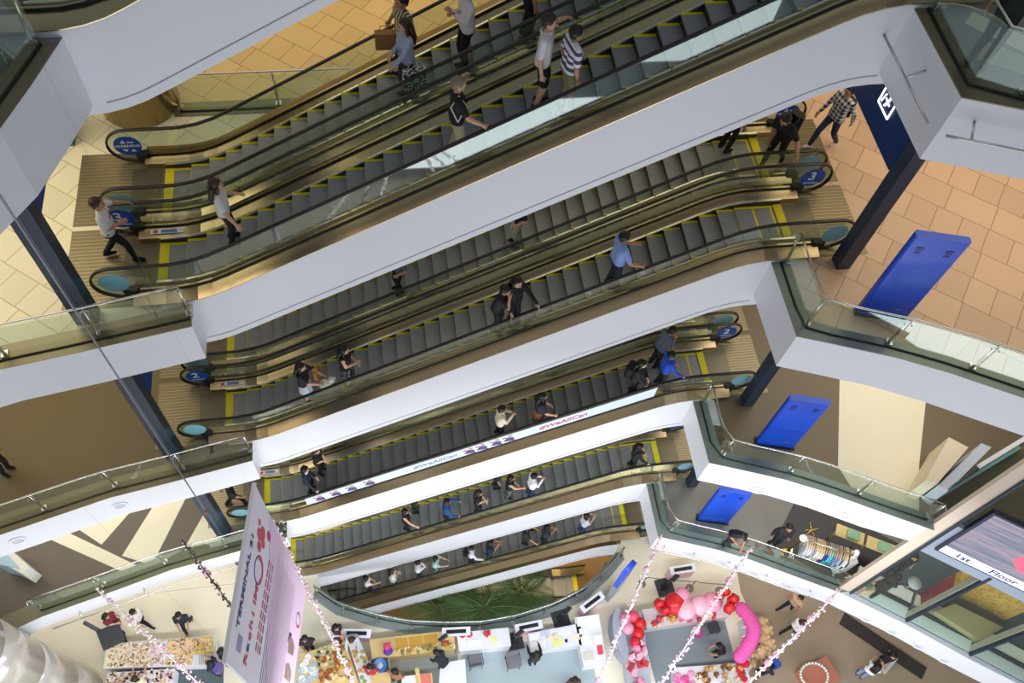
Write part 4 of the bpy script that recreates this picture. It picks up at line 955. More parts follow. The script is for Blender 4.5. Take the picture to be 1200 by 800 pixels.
r10 = walker('person in a grey sweatshirt leaning over the goods table', (412, 742), 0, 265, H=1.62, woman=True, hair='bob', hmat=H_brown, top='#c6ccd2', bottom='#2c3e66', sleeve='long', lean=18, RA='table', LA='table')
walker('person in black half hidden behind the hanging banner', (357, 748), 0, 270, H=1.62, top='#1a1a22', bottom='#1e2030', RA='phone')
walker('person in red at the corner of the yellow counter', (433, 782), 0, 250, H=1.60, top='#b02a34', bottom='#33303a', woman=True, hair='long')
walker('person with a large head of dark hair inside the yellow counter', (463, 786), 0, 60, H=1.70, top='#a06a4a', bottom='#33333a', woman=True, hair='bob')
walker('person in black bending over the yellow counter', (520, 772), 0, 130, H=1.60, top='#1a1d26', bottom='#1b1d24', lean=32, RA='table', LA='table', sleeve='long')
walker('person in black behind the white table, seen from above', (629, 766), 0, 92, H=1.62, top='#1d242c', bottom='#1d2026', woman=True, hair='long', RA='table', LA='table', sleeve='long')
walker('person with dark hair at the bottom edge below the white tables', (674, 796), 0, 90, H=1.60, top='#4a3c36', bottom='#2a2a30', woman=True, hair='bob')
walker('person in black crouched inside the plush toy stall', (852, 757), 0, 180, H=1.45, top='#15161a', bottom='#15161a', lean=22, RA='fwd', LA='fwd')
walker('person in a white top and black trousers striding past the pink plush arch', (941, 729), 0, 20, H=1.62, woman=True, hair='bob', hmat=H_brown, top='#e9e4e2', bottom='#18191e', stride=.55, RA='swing_f', LA='belly')
r11 = walker('person in dark trousers mostly hidden under the right balcony', (938, 700), 0, 200, H=1.64, top='#c8a484', bottom='#1a2238', stride=.5)
r12 = walker('person in black bending beside the plush teddy bears', (907, 778), 0, 200, H=1.62, top='#1c2030', bottom='#1c2030', lean=20)
backpack(r12, 'blue backpack on the person beside the teddy bears', pm('bag_blue', '#274a96', .6), (.36, .24, .46), 1.2)
walker('person in black with long hair talking below the cafe glass', (1047, 768), 0, 250, H=1.62, woman=True, hair='long', top='#15161b', bottom='#1a1b22', RA='fwd', LA='belly')
walker('person in a white shirt and pale jeans talking below the cafe glass', (1029, 781), 0, 40, H=1.62, woman=True, hair='long', top='#eef0f4', bottom='#8aa0c4', RA='fwd', LA='fwd')
# ------------------------------------------------------------------ hanging things
M_banner = pm('banner_print', '#f0ecf8', .55, noise=.02, scale=1); M_bpink = pm('banner_pink', '#ecd0ea', .55); M_bred = pm('banner_red', '#cf4a68', .5); M_bnavy = pm('banner_navy', '#3f4a86', .5)
M_cable = pm('cable_grey', '#8c8c90', .4, .4)
ZT = 17.9
A = at(298, 568, ZT); B = at(263, 775, ZT)
def _drop(P, px, py):
    # height at which the vertical through P meets the photo position
    best = None
    for i in range(400):
        z = ZT-i*.03; v = Vector((P.x, P.y, z-EYE)); w_ = v.dot(CF); X, Y = 600+FPX*v.dot(CR)/w_, 400+FPX*v.dot(CD)/w_
        er = (X-px)**2+(Y-py)**2
        if best is None or er < best[0]: best = (er, z)
    return best[1]
ZB = _drop(A, 360, 690)
L_ = (A-B).length; dv = (A-B).normalized(); nv = Vector((dv.y, -dv.x, 0)); HB = ZT-ZB; mid = (A+B)/2
e = empty('hanging_banner', (mid.x, mid.y, ZB), 'large white and pink hanging banner reading TERMINAL 21', 'banner')
b = MB(); b.obox((mid.x, mid.y, (ZT+ZB)/2), (L_, .05, HB), math.atan2(dv.y, dv.x)); b.build('panel', M_banner, e)
b = MB(); b.obox((mid.x, mid.y, ZT+.02), (L_+.06, .07, .05), math.atan2(dv.y, dv.x)); b.build('top_bar', pm('bar_white', '#f3f1f6', .4), e)
fo = nv*.027
def bp(u, v, o=0): return B+dv*(u*L_)+fo+nv*o+Vector((0, 0, ZT-v*HB-ZT)) if False else Vector((B.x+dv.x*u*L_+fo.x+nv.x*o, B.y+dv.y*u*L_+fo.y+nv.y*o, ZT-v*HB))
def patch(poly, name, mat):
    b = MB(); k = len(poly); v = [bp(u, w_, .001) for u, w_ in poly]+[bp(u, w_, .006) for u, w_ in poly]
    b.add(v, [list(range(k)), list(range(k, 2*k))]+[(i, (i+1) % k, k+(i+1) % k, k+i) for i in range(k)]); return b.build(name, mat, e)
patch([(0, .55), (1, .22), (1, 1), (0, 1)], 'printed_ground', M_bpink)
text_mb('TERMINAL 21', L_*.092, bp(.48, .055, .008), dv, (0, 0, 1), 'CENTER', .003, bold=True).build('lettering', M_bnavy, e)
for i, (u, w_) in enumerate([(.10, .20), (.17, .20), (.235, .205), (.30, .20), (.365, .205), (.43, .20), (.49, .2)]):   # heavy red letter strokes
    t = text_mb('RachiiMu'[i], L_*.12, bp(u, w_, .008), dv, (0, 0, 1), 'CENTER', .003, bold=True); t.build('lettering', M_bred if i != 1 else M_bnavy, e)
def ringpoly(cu, cv, ru, rv, wd, a0, a1, name, mat):
    o = []; 
    for j in range(13): a = R(a0+(a1-a0)*j/12); o.append((cu+ru*math.cos(a), cv+rv*math.sin(a)))
    for j in range(13): a = R(a1+(a0-a1)*j/12); o.append((cu+(ru-wd)*math.cos(a), cv+(rv-wd*.55)*math.sin(a)))
    patch(o, name, mat)
ringpoly(.62, .19, .085, .06, .012, 150, 330, 'navy_ring', M_bnavy); ringpoly(.62, .19, .085, .06, .03, -30, 150, 'red_ring', M_bred)
for i, (u, w_, r_) in enumerate(((.74, .15, .030), (.80, .13, .034), (.84, .17, .036), (.79, .19, .03), (.86, .11, .018), (.88, .25, .03))):
    patch([(u+r_*math.cos(2*PI*j/9), w_+r_*.9*math.sin(2*PI*j/9)) for j in range(9)], 'red_flower', M_bred)
for r_ in range(3):
    for q in range(9): u = .2+q*.065; patch([(u, .30+r_*.028), (u+.05, .30+r_*.028), (u+.05, .312+r_*.028), (u, .312+r_*.028)], 'text_line', M_bred if r_ < 2 else M_bnavy)
M_grey2 = pm('banner_small_print', '#a894b8', .6)
for q in range(14): w_ = .42+q*.026; patch([(.06, w_), (.90-.02*(q % 3), w_), (.90-.02*(q % 3), w_+.007), (.06, w_+.007)], 'text_line', M_grey2)
patch([(.42, .80), (.50, .78), (.55, .84), (.52, .92), (.44, .91)], 'portrait', pm('portrait_skin', '#c89a8c', .6)); patch([(.48, .77), (.56, .78), (.57, .84), (.52, .81)], 'portrait_hair', pm('portrait_hair', '#6a5a58', .6)); patch([(.24, .80), (.34, .79), (.37, .86), (.33, .93), (.25, .92)], 'portrait', pm('portrait_skin2', '#caa69a', .6))
ringpoly(.72, .92, .06, .05, .022, 0, 200, 'red_ring', M_bred); ringpoly(.72, .92, .06, .05, .02, 200, 360, 'blue_ring', pm('banner_blue', '#7fa8d0', .5))
patch([(.10, .08), (.19, .08), (.19, .13), (.10, .13)], 'printed_logo', pm('logo_lilac', '#9a92c4', .5))
for u in (.05, .95):
    b = MB(); b.tube([bp(u, 0, -.027)+Vector((0, 0, .02)), bp(u, 0, -.027)+Vector((0, 0, 14))], .001, 4); b.build('hanging_wire', M_cable, e)
# long plumb cable
c = at(240, 598, 14.2); b = MB();  e = empty('hanging_cable', (c.x, c.y, c.z), 'long grey cable hanging in front of the left balconies', 'cable')
b.tube([c, (c.x, c.y, c.z+9), (c.x, c.y, 33.5)], .016, 6); b.build('wire', M_cable, e)
b = MB(); b.lathe((c.x, c.y, c.z-.18), [(.015, 0), (.045, .04), (.04, .12), (.015, .16)], 10); b.build('weight', pm('weight_orange', '#a4683e', .5), e)
# garlands from the railings down to a point above the stalls
M_g1 = pm('garland_pink', '#e8b8c8', .7); M_g2 = pm('garland_white', '#eeeae8', .7); M_g3 = pm('garland_dark', '#4a4238', .7)
HUB = at(575, 1120, 10.5)
def garland(px, py, z, label, via=None, sag=1.0, pink=True):
    a = at(px, py, z); e = empty('garland', a, label, 'garland'); N = 60; P = []
    for i in range(N+1):
        t = i/N; q = a.lerp(HUB, t); q.z -= sag*4*t*(1-t); P.append(q)
    b = MB(); b.tube(P, .022, 5); b.build('cord', M_g2 if pink else M_g3, e)
    rnd = random.Random(px); f = MB(); g = MB()
    for i in range(2, int(N*5.5)):
        t = i/(N*6); j = t*N; q = P[int(j)].lerp(P[min(N, int(j)+1)], j-int(j)); o = Vector((rnd.uniform(-.07, .07), rnd.uniform(-.07, .07), rnd.uniform(-.09, .05)))
        (f if rnd.random() < (.6 if pink else .35) else g).ell(q+o, rnd.uniform(.025, .05), 6, 4)
    for j in (.10, .26, .43, .6): 
        q = P[int(j*N)]; f.lathe((q.x, q.y, q.z-.32), [(.02, 0), (.11, .08), (.09, .25), (.02, .34)], 7)
    f.build('blossoms', M_g1, e); g.build('leaves', M_g2 if pink else M_g3, e)
zr = FZ[1]+1.0
garland(112, 689, zr, 'pink garland tied to the left railing nearest the glossy column', sag=.5)
garland(213, 632, zr, 'thin dark garland passing behind the hanging banner', sag=.5, pink=False)
garland(318, 606, zr, 'garland running down the right edge of the hanging banner', sag=.6)
garland(776, 626, zr, 'garland tied to the corner of the right railing above the blue pylon', sag=1.0)
garland(881, 641, zr, 'pink garland hanging over the red and pink balloons', sag=.8)
garland(986, 690, zr, 'long white garland tied below the clothes rack pilaster', sag=.6)

# ------------------------------------------------------------------ stalls on the ground floor
M_tcloth = pm('table_white', '#e6e8ee', .55, noise=.02); M_ply = pm('ply_yellow', '#dcc284', .5, noise=.08); M_leg = pm('table_leg', '#8a8a8c', .4, .5)
def quad_pts(px, z): return [at(x, y, z) for x, y in px]
def table(px, h, label, mat, name='stall_table', group=None, skirt=False, th=.04):
    P = quad_pts(px, h); c = sum(P, Vector((0, 0, 0)))/len(P); e = empty(name, (c.x, c.y, 0), label, 'table', group)
    b = MB(); b.prism([(p.x, p.y) for p in P], h-th, h); b.build('tabletop', mat, e)
    if skirt:
        b = MB(); Q = [p.lerp(c, .03) for p in P]; b.prism([(p.x, p.y) for p in Q], .02, h-th); b.build('skirt', mat, e)
    else:
        for p in P:
            q = p.lerp(c, .08); b = MB(); b.box(q.x-.025, q.x+.025, q.y-.025, q.y+.025, 0.002, h-th); b.build('leg', M_leg, e)
    return P
def lerp2(P, u, v): return P[0].lerp(P[1], u).lerp(P[3].lerp(P[2], u), v)
def slab_on(P, u0, u1, v0, v1, z, h, name, label, cat, mat, group=None):
    q = [lerp2(P, u0, v0), lerp2(P, u1, v0), lerp2(P, u1, v1), lerp2(P, u0, v1)]; b = MB(); b.prism([(p.x, p.y) for p in q], z+.001, z+h)
    return tag(b.build(name, mat), label, cat, group)
def scatter(P, u0, u1, v0, v1, z, n, name, label, cat, mats, r=.05, seed=1, shape='ball', group=None):
    """many small goods as single objects that share two or three meshes"""
    rnd = random.Random(seed); protos = []
    for i in range(n):
        q = lerp2(P, rnd.uniform(u0, u1), rnd.uniform(v0, v1)); k = i % len(mats)
        if k < len(protos): o = protos[k].copy(); COL.objects.link(o)
        else:
            b = MB()
            if shape == 'ball': b.ell((0, 0, r*.8), (r, r, r*.8), 8, 6)
            elif shape == 'card': b.obox((0, 0, .006), (r*2, r*1.4, .012))
            elif shape == 'jar': b.lathe((0, 0, 0), [(r*.9, 0), (r, r*.3), (r, r*1.6), (r*.7, r*1.9), (r*.7, r*2.2)], 10)
            elif shape == 'plate': b.lathe((0, 0, 0), [(r*.5, 0), (r, r*.22), (r*.92, r*.24), (r*.45, r*.06)], 16)
            elif shape == 'box': b.obox((0, 0, r*.35), (r*2, r*1.3, r*.7), 0, 0, bev=r*.1)
            elif shape == 'flower':
                for a in range(6): b.ell((r*.6*math.cos(a*PI/3), r*.6*math.sin(a*PI/3), r*.5), (r*.5, r*.5, r*.3), 6, 4)
                b.ell((0, 0, r*.6), r*.4, 6, 4)
            elif shape == 'bear':
                b.ell((0, 0, r*.9), (r*.8, r*.75, r*.9), 10, 8); b.ell((0, -.1*r, r*2.1), r*.62, 10, 8)
                for sx in (-1, 1): b.ell((sx*r*.45, -.05*r, r*2.6), r*.24, 6, 5); b.ell((sx*r*.75, -.3*r, r*1.2), (r*.25, r*.3, r*.5), 6, 5); b.ell((sx*r*.5, -.75*r, r*.3), (r*.28, r*.5, r*.28), 6, 5)
                b.ell((0, -.65*r, r*2.0), r*.24, 6, 5)
            o = b.build(name, mats[k], local=True); protos.append(o)
        o.location = (q.x, q.y, z+.001); o.rotation_euler = (0, 0, rnd.uniform(0, 6.28)); nm_ = {'plate_w': 'white', 'plate_b': 'pale blue', 'jar_amber': 'amber', 'jar_cream': 'cream', 'jar_rust': 'rust', 'tb_black': 'dark', 'tb_cream': 'cream', 'tb_green': 'green', 'fl_orange': 'orange', 'fl_green': 'green', 'tk_cream': 'cream', 'tk_olive': 'olive', 'tk_gold': 'golden', 'gc_orange': 'orange', 'gc_cream': 'cream', 'gc_mint': 'mint',
            'gift_red': 'red', 'gift_pink': 'pink', 'plush_pink': 'pink', 'plush_pale': 'pale pink', 'plush_rose': 'rose', 'plush_cream': 'cream', 'plush_red2': 'red', 'plush_yellow': 'yellow', 'plush_black': 'black', 'bear_brown': 'brown', 'bear_honey': 'honey', 'bear_cream': 'cream', 'fl_pink': 'bright pink', 'fl_pale': 'pale pink', 'fl_red': 'red', 'rose_red': 'red'}.get(mats[k].name, '')
        tag(o, label.replace('{}', nm_), cat, group or label.replace('{} ', ''))
c_ = lambda n, h, r=.5: pm(n, h, r)
# 1: bead table, left
P = table([(125, 754), (252, 744), (251, 779), (121, 783)], .78, 'long bead and bracelet table beside the glossy column', M_tcloth, skirt=True)
trays = [(.01, .21, 'cream bead tray at the left end of the bead table', '#f0e6c8'), (.215, .42, 'cream bead tray with pink edge on the bead table', '#f3e3d4'), (.425, .56, 'lilac and white bead tray in the middle of the bead table', '#eadbe8'), (.565, .80, 'orange toned bead tray on the bead table', '#f0cf9a'), (.805, .99, 'yellow bead tray at the right end of the bead table', '#dcc058')]
for i, (u0, u1, lb, colr) in enumerate(trays):
    slab_on(P, u0, u1, .03, .62 if i == 4 else .97, .78, .02, 'bead_tray', lb, 'tray', c_('tray_'+colr[1:], colr))
slab_on(P, .86, .99, .66, .96, .78, .02, 'bead_tray', 'white grid tray at the corner of the bead table', 'tray', bands_mat('grid_tray', '#f4f4f0', '#8a8a80', 5, 'Y', plaid=True))
cols = ['#f6f0e0', '#ecc0c8', '#c9a0d0', '#eac07c', '#fdf6da', '#e8b09a', '#e2cc80', '#b8a888', '#ffffff']
def beads(P, u0, u1, v0, v1, z, n, label, name, seed, cs, r=.03):
    rnd = random.Random(seed); b = MB()
    for i in range(n):
        q = lerp2(P, rnd.uniform(u0, u1), rnd.uniform(v0, v1)); a = rnd.uniform(0, 6.28); k = rnd.randrange(len(cs))
        b.obox((q.x, q.y, z+.012), (r*rnd.uniform(1.2, 3.4), r*rnd.uniform(.8, 1.6), .022), a, k)
    o = b.build(name, [c_('bead_'+x[1:], x) for x in cs]); tag(o, label, 'beads', None, 'stuff')
beads(P, .02, .98, .05, .60, .80, 420, 'strings of pink, cream and orange beads spread over the table', 'beads', 3, cols, .026)
beads(P, .02, .80, .60, .95, .80, 260, 'strings of gold and white beads along the near side of the table', 'beads', 4, cols[3:], .026)
P = table([(126, 788), (205, 783), (203, 800), (122, 806)], .74, 'second bead table cut off by the bottom edge', M_tcloth, skirt=True); beads(P, .02, .98, .05, .9, .74, 200, 'pink and purple beads on the second bead table', 'beads', 5, cols[:6], .04)
# 2: crockery and jar stall beside the banner
P = table([(352, 766), (404, 750), (420, 800), (346, 806)], .76, 'crowded crockery stall table right of the hanging banner', M_ply, skirt=True)
scatter(P, .05, .5, .1, .9, .76, 22, 'plate', 'small {} plate on the crockery stall', 'plate', [c_('plate_w', '#eef0ee', .3), c_('plate_b', '#b8c8d4', .3)], .12, 11, 'plate')
scatter(P, .4, .95, .1, .95, .76, 52, 'jar', 'small {} jar on the crockery stall', 'jar', [c_('jar_amber', '#d89a48', .3), c_('jar_cream', '#efd9a4', .3), c_('jar_rust', '#a8603a', .3)], .07, 12, 'jar')
scatter(P, .3, .95, .0, .5, .76, 44, 'trinket_box', 'little {} trinket box on the crockery stall', 'box', [c_('tb_black', '#3a342e'), c_('tb_cream', '#f0e6cc'), c_('tb_green', '#9aa860')], .06, 13, 'box')
P = table([(407, 752), (421, 748), (442, 800), (424, 803)], .70, 'narrow pale shelf table at the side of the crockery stall', M_tcloth); scatter(P, .1, .9, .05, .95, .70, 16, 'flower', '{} paper flower on the narrow shelf', 'flower', [c_('fl_orange', '#e0a050'), c_('fl_green', '#9fb060')], .07, 14, 'flower')
# 3: yellow plywood counter, U-shaped: three units
Pa = table([(433, 749), (531, 738), (534, 760), (436, 772)], .82, 'yellow plywood counter along the palm railing', M_ply, skirt=True)
Pb = table([(433, 773), (456, 770), (458, 800), (436, 804)], .82, 'yellow plywood side counter with the blue basin', M_ply, skirt=True)
Pc = table([(470, 792), (506, 788), (508, 806), (472, 808)], .82, 'yellow plywood counter at the bottom edge', M_ply, skirt=True)
for i, (u0, u1) in enumerate(((.30, .44), (.46, .62), (.64, .80))): slab_on(Pa, u0, u1, .12, .62, .82, .03, 'wooden_tray', ['left', 'middle', 'right'][i]+' golden wooden tray on the yellow counter', 'tray', c_('tray_gold', '#c99a38'))
slab_on(Pa, .84, .93, .5, .8, .82, .02, 'card', 'red card on the yellow counter', 'card', c_('card_red', '#d0402e'))
scatter(Pa, .28, .98, .66, .95, .82, 40, 'trinket', 'small {} trinket along the yellow counter', 'trinket', [c_('tk_cream', '#e8dcae'), c_('tk_olive', '#8a8a52'), c_('tk_gold', '#c8a04a')], .05, 21, 'jar')
q = lerp2(Pa, .2, .75); e = empty('plush_toy', (q.x, q.y, .82), 'purple and red plush toy on the yellow counter', 'plush toy')
b = MB(); b.ell((q.x, q.y, 1.0), (.17, .15, .18), 10, 8); b.build('body', c_('plush_purple', '#6a3aa8', .9), e); b = MB(); b.ell((q.x-.02, q.y+.12, 1.2), .13, 10, 8); b.ell((q.x-.1, q.y+.2, 1.27), .05, 6, 5); b.ell((q.x+.08, q.y+.2, 1.27), .05, 6, 5); b.build('head', c_('plush_red', '#d84a78', .9), e)
slab_on(Pb, .08, .95, .02, .55, .82, .05, 'tray', 'dark tray under the blue basin', 'tray', c_('tray_slate', '#3a4c66'))
q = lerp2(Pb, .5, .28); e = empty('basin', (q.x, q.y, .872), 'blue and white round basin on the dark tray', 'basin'); b = MB(); b.lathe((q.x, q.y, .873), [(.14, 0), (.24, .1), (.22, .105), (.13, .02)], 20); b.build('bowl', c_('basin_blue', '#3f7cc8', .3), e); b = MB(); b.lathe((q.x, q.y, .895), [(.0, 0), (.12, 0), (.12, .012), (0, .012)], 16); b.build('inside', c_('basin_white', '#dce8f2', .3), e)
slab_on(Pc, .0, .45, .05, .9, .82, .03, 'paper_stack', 'white paper stack on the bottom counter', 'paper', M_tcloth); slab_on(Pc, .62, .95, .05, .9, .82, .03, 'card', 'coral card display on the bottom counter', 'card', c_('card_coral', '#dc7a6a'))
q = lerp2(Pc, .55, .2); b = MB(); b.obox((q.x, q.y, .835), (.14, .6, .02), .1); tag(b.build('wooden_board', M_ply), 'narrow plywood board standing across the bottom counter', 'board')
# 4: white stationery tables
P4 = table([(535, 741), (596, 735), (599, 757), (538, 763)], .75, 'white table with red flowers by the palm railing', M_tcloth, skirt=True)
P5 = table([(619, 742), (680, 730), (684, 755), (622, 764)], .75, 'white table spread with notebooks and cards', M_tcloth, skirt=True)
P6 = table([(673, 723), (702, 719), (711, 778), (684, 782)], .75, 'white end table with boxes and a red pouch', M_tcloth, skirt=True)
P7 = table([(516, 777), (545, 772), (547, 806), (514, 808)], .74, 'bare white table between the counters at the bottom edge', M_tcloth)
scatter(P4, .1, .3, .15, .4, .75, 2, 'paper_flower', 'red paper flower on the white table', 'flower', [c_('fl_red', '#d8344a')], .11, 31, 'flower'); 
q = lerp2(P4, .55, .25); e = empty('flower_pot', (q.x, q.y, .75), 'pot of red and pink flowers on the white table', 'flowers'); b = MB(); b.lathe((q.x, q.y, .75), [(.07, 0), (.1, .16), (.08, .16)], 12); b.build('pot', c_('pot_pale', '#d8e4d8'), e)
b = MB()
for i in range(9): a = i*2.4; b.ell((q.x+.11*math.cos(a)*(i % 3)/2, q.y+.11*math.sin(a)*(i % 3)/2, .98+.03*(i % 2)), .06, 7, 5)
b.build('blossoms', c_('fl_red', '#d8344a'), e); b = MB()
for i in range(6): b.tube([(q.x, q.y, .9), (q.x+.14*math.cos(i), q.y+.14*math.sin(i), .95)], [.03, .008], 5)
b.build('leaves', c_('leaf_green', '#5a8a4c'), e)
slab_on(P4, .2, .42, .5, .78, .75, .02, 'paper_stack', 'stack of white paper on the table with red flowers', 'paper', c_('paper_w', '#fbfbf6')); slab_on(P4, .62, .75, .4, .68, .75, .01, 'card', 'yellow card on the table with red flowers', 'card', c_('card_yellow', '#ecec9a')); slab_on(P4, .0, .14, .2, .65, .75, .012, 'paper_sheet', 'white sheets at the left end of the table with red flowers', 'paper', c_('paper_w', '#fbfbf6'))
for i, (u0, u1, v0, v1, lb, colr, nm) in enumerate(((.03, .18, .1, .4, 'white notebook at the corner of the notebook table', '#f8f8f4', 'notebook'), (.22, .40, .05, .3, 'pale blue folder on the notebook table', '#c4d4f0', 'folder'), (.56, .80, .08, .38, 'shallow white box on the notebook table', '#eef0fa', 'box'), (.02, .30, .5, .92, 'broad white sheet on the notebook table', '#f6f7f2', 'paper_sheet'), (.42, .62, .60, .92, 'yellow paper on the notebook table', '#eeeda0', 'paper_sheet'), (.66, .71, .62, .78, 'small black phone on the notebook table', '#20222a', 'phone'), (.78, .95, .45, .75, 'cream pad on the notebook table', '#f2e6d4', 'notepad'))):
    slab_on(P5, u0, u1, v0, v1, .75, .03 if nm == 'box' else .014, nm, lb, 'stationery', c_('st_'+colr[1:], colr))
scatter(P5, .32, .62, .32, .62, .75, 12, 'greeting_card', 'small {} greeting card on the notebook table', 'card', [c_('gc_orange', '#efb890'), c_('gc_cream', '#f6eccc'), c_('gc_mint', '#cfe6cc')], .08, 33, 'card')
for i, (u0, u1, v0, v1, lb, colr, nm, h) in enumerate(((.05, .95, .02, .2, 'white carton at the far end of the end table', '#fafaf8', 'carton', .12), (.08, .45, .25, .36, 'open white box on the end table', '#f2f4f2', 'box', .06), (.62, .95, .42, .60, 'white box with dark edge on the end table', '#fbfbfb', 'box', .08), (.1, .5, .72, .88, 'pale wicker tray on the end table', '#d8d6c8', 'tray', .05), (.70, .92, .62, .80, 'red pouch on the end table', '#e0485a', 'pouch', .05), (.1, .5, .40, .58, 'white lid on the end table', '#f4f4f0', 'lid', .02))):
    slab_on(P6, u0, u1, v0, v1, .75, h, nm, lb, 'box', c_('st_'+colr[1:], colr))
def rot_pt(x, y, x0, y0, a): return (x0+(x-x0)*math.cos(a)-(y-y0)*math.sin(a), y0+(x-x0)*math.sin(a)+(y-y0)*math.cos(a))
def chair(px, py, rz, label):
    p = at(px, py, .45); e = empty('stacking_chair', (p.x, p.y, 0), label, 'chair', 'grey chairs at the white tables'); M = Matrix.Rotation(rz, 3, 'Z'); g = pm('chair_grey', '#77777e', .6); s_ = pm('chair_frame', '#3c3c42', .35, .6)
    w = lambda x, y, z: p*1+M @ Vector((x, y, z-.45))
    b = MB(); b.obox(w(0, 0, .45), (.46, .46, .06), rz, 0, bev=.05); b.build('seat', g, e)
    b = MB(); b.obox(w(0, .24, .70), (.44, .05, .34), rz, 0, rx=R(-10)); b.build('backrest', g, e)
    for sx in (-1, 1):
        for sy in (-1, 1): b = MB(); b.tube([w(sx*.19, sy*.19, .43), w(sx*.22, sy*.23, 0.002)], .013, 6); b.build('leg', s_, e)
        b = MB(); b.tube([w(sx*.24, .2, .45), w(sx*.25, .22, .64), w(sx*.25, -.18, .64), w(sx*.24, -.2, .45)], .014, 6); b.build('armrest', s_, e)
chair(557, 774, R(185), 'grey chair at the left, beside the bare white table'); chair(601, 775, R(4), 'grey chair in the middle, facing the red flower table')
# upright pink and white sign boxes along the palm railing
M_sp = pm('sign_pink', '#efc6d6', .5); M_sw = pm('sign_white', '#eef0fa', .45)
for px, py, rz, lab in ((420, 748, -8, 'behind the person in the grey sweatshirt'), (534, 746, -4, 'between the yellow counter and the red flower table'), (617, 740, 4, 'behind the grey chair'), (690, 712, 28, 'tilted along the right curve of the railing'), (794, 674, 2, 'alone below the right balcony')):
    p = at(px, py, 0); a = R(rz); e = empty('sign_box', (p.x, p.y, 0), 'pink and white upright sign box '+lab, 'sign', 'pink sign boxes around the palm opening'); u = Vector((math.cos(a), math.sin(a), 0))
    b = MB(); b.obox((p.x, p.y, .42), (.95, .24, .84), a, 0); b.build('body', M_sp, e); b = MB(); b.obox((p.x, p.y, .855), (1.0, .30, .03), a); b.build('top', M_sw, e)
    b = MB(); b.obox((p.x, p.y, .875), (.70, .13, .02), a); b.build('slot', M_black, e)
# black square-footed screens and posts
def foot_sign(px, py, size, rz, label, post=True):
    p = at(px, py, 0); a = R(rz); e = empty('sign_stand', (p.x, p.y, 0), label, 'sign stand'); g = pm('stand_black', '#3a3d42', .4)
    b = MB(); b.obox((p.x, p.y, .02), (size, size, .035), a); b.build('foot_plate', g, e)
    b = MB(); b.obox((p.x, p.y, .7), (.08, .05, 1.36), a); b.build('post', g, e)
    b = MB(); b.obox((p.x+.05, p.y-.03, 1.38), (.34, .06, .24), a+.5, 0, rx=R(35)); b.build('sign_face', g, e)
    b = MB(); b.obox((p.x, p.y, .08), (.26, .2, .12), a); b.build('socket', M_black, e)
foot_sign(779, 688, .66, 6, 'black sign stand on a square foot near the plush stall'); foot_sign(657, 725, .62, 10, 'black sign stand on a square foot behind the notebook table'); foot_sign(603, 751, .62, 4, 'black sign stand between the two white tables'); foot_sign(517, 756, .6, 4, 'black framed stand at the end of the yellow counter')
# black panel and trolley by the bead table
p = at(140, 752, 0); e = empty('display_easel', (p.x, p.y, 0), 'black display panel on a stand behind the bead table', 'easel'); b = MB(); b.obox((p.x, p.y, .95), (.75, .05, .7), R(20), 0, rx=R(-70)); b.build('panel', pm('panel_charcoal', '#33373a', .4), e); b = MB(); b.tube([p, p+Vector((0, 0, .95))], .03, 6); b.obox((p.x, p.y, .02), (.5, .4, .04), R(20)); b.build('stand', M_black, e)
b = MB(); b.tube([p+Vector((-.2, .1, .95)), p+Vector((-.9, .55, 1.05))], .07, 6); b.build('arm', pm('stand_slate', '#5a6070', .4), e)
# tall blue and grey pylon
a = at(716, 697, 0); c = at(722, 690, 0); e = empty('sign_pylon', (a.x, a.y, 0), 'tall round-topped pylon, royal blue above and grey below', 'sign pylon'); top = 3.9
rz = R(38); b = MB(); b.obox((a.x, a.y, .95), (.6, .18, 1.9), rz); b.build('lower_body', pm('pylon_grey', '#9aa3ae', .4), e)
N = 14; prof = [(-.3, 1.9), (.3, 1.9)]+[(.3*math.cos(PI*i/N), 3.6+.3*math.sin(PI*i/N)) for i in range(N+1)]
b = MB(); M = Matrix.Rotation(rz, 3, 'Z'); vs = [Vector((a.x, a.y, 0))+M @ Vector((x, y, z)) for y in (-.09, .09) for x, z in prof]; k = len(prof)
b.add(vs, [list(range(k)), list(range(k, 2*k))[::-1]]+[(i, (i+1) % k, k+(i+1) % k, k+i)[::-1] for i in range(k)]); b.build('upper_panel', pm('pylon_blue', '#2f55d8', .35), e)
b = MB()
for q in (-.30, -.36): b.tube([Vector((a.x, a.y, 0))+M @ Vector((q*-1, -.06, z)) for z in (.05, 3.2)], .015, 5)
b.build('edge_strip', M_sp, e)
# stanchion posts and thin barrier cord
def stanchion(px, py, label):
    p = at(px, py, 0); e = empty('barrier_post', (p.x, p.y, 0), label, 'barrier post'); b = MB(); b.lathe((p.x, p.y, 0), [(.16, 0), (.16, .02), (.04, .05), (.03, .06)], 18); b.build('base', M_rail, e)
    b = MB(); b.tube([p+Vector((0, 0, .05)), p+Vector((0, 0, .95))], .025, 8); b.ell(p+Vector((0, 0, .97)), .045, 8, 6); b.build('pole', M_rail, e); return p+Vector((0, 0, .9)), e
s1 = stanchion(752, 684, 'steel barrier post beside the blue pylon'); s2 = stanchion(808, 689, 'steel barrier post behind the pink balloons'); s3 = stanchion(843, 692, 'steel barrier post behind the red heart balloon')
for sp, u, v, lb in ((s1[1], s1[0], s2[0], 'thin barrier cord between the pylon and the middle barrier post'), (s2[1], s2[0], s3[0], 'thin barrier cord behind the balloons')):
    b = MB(); b.tube([u, (u+v)/2-Vector((0, 0, .08)), v], .012, 5); o = b.build('barrier_cord', M_black, sp); o['label'] = lb
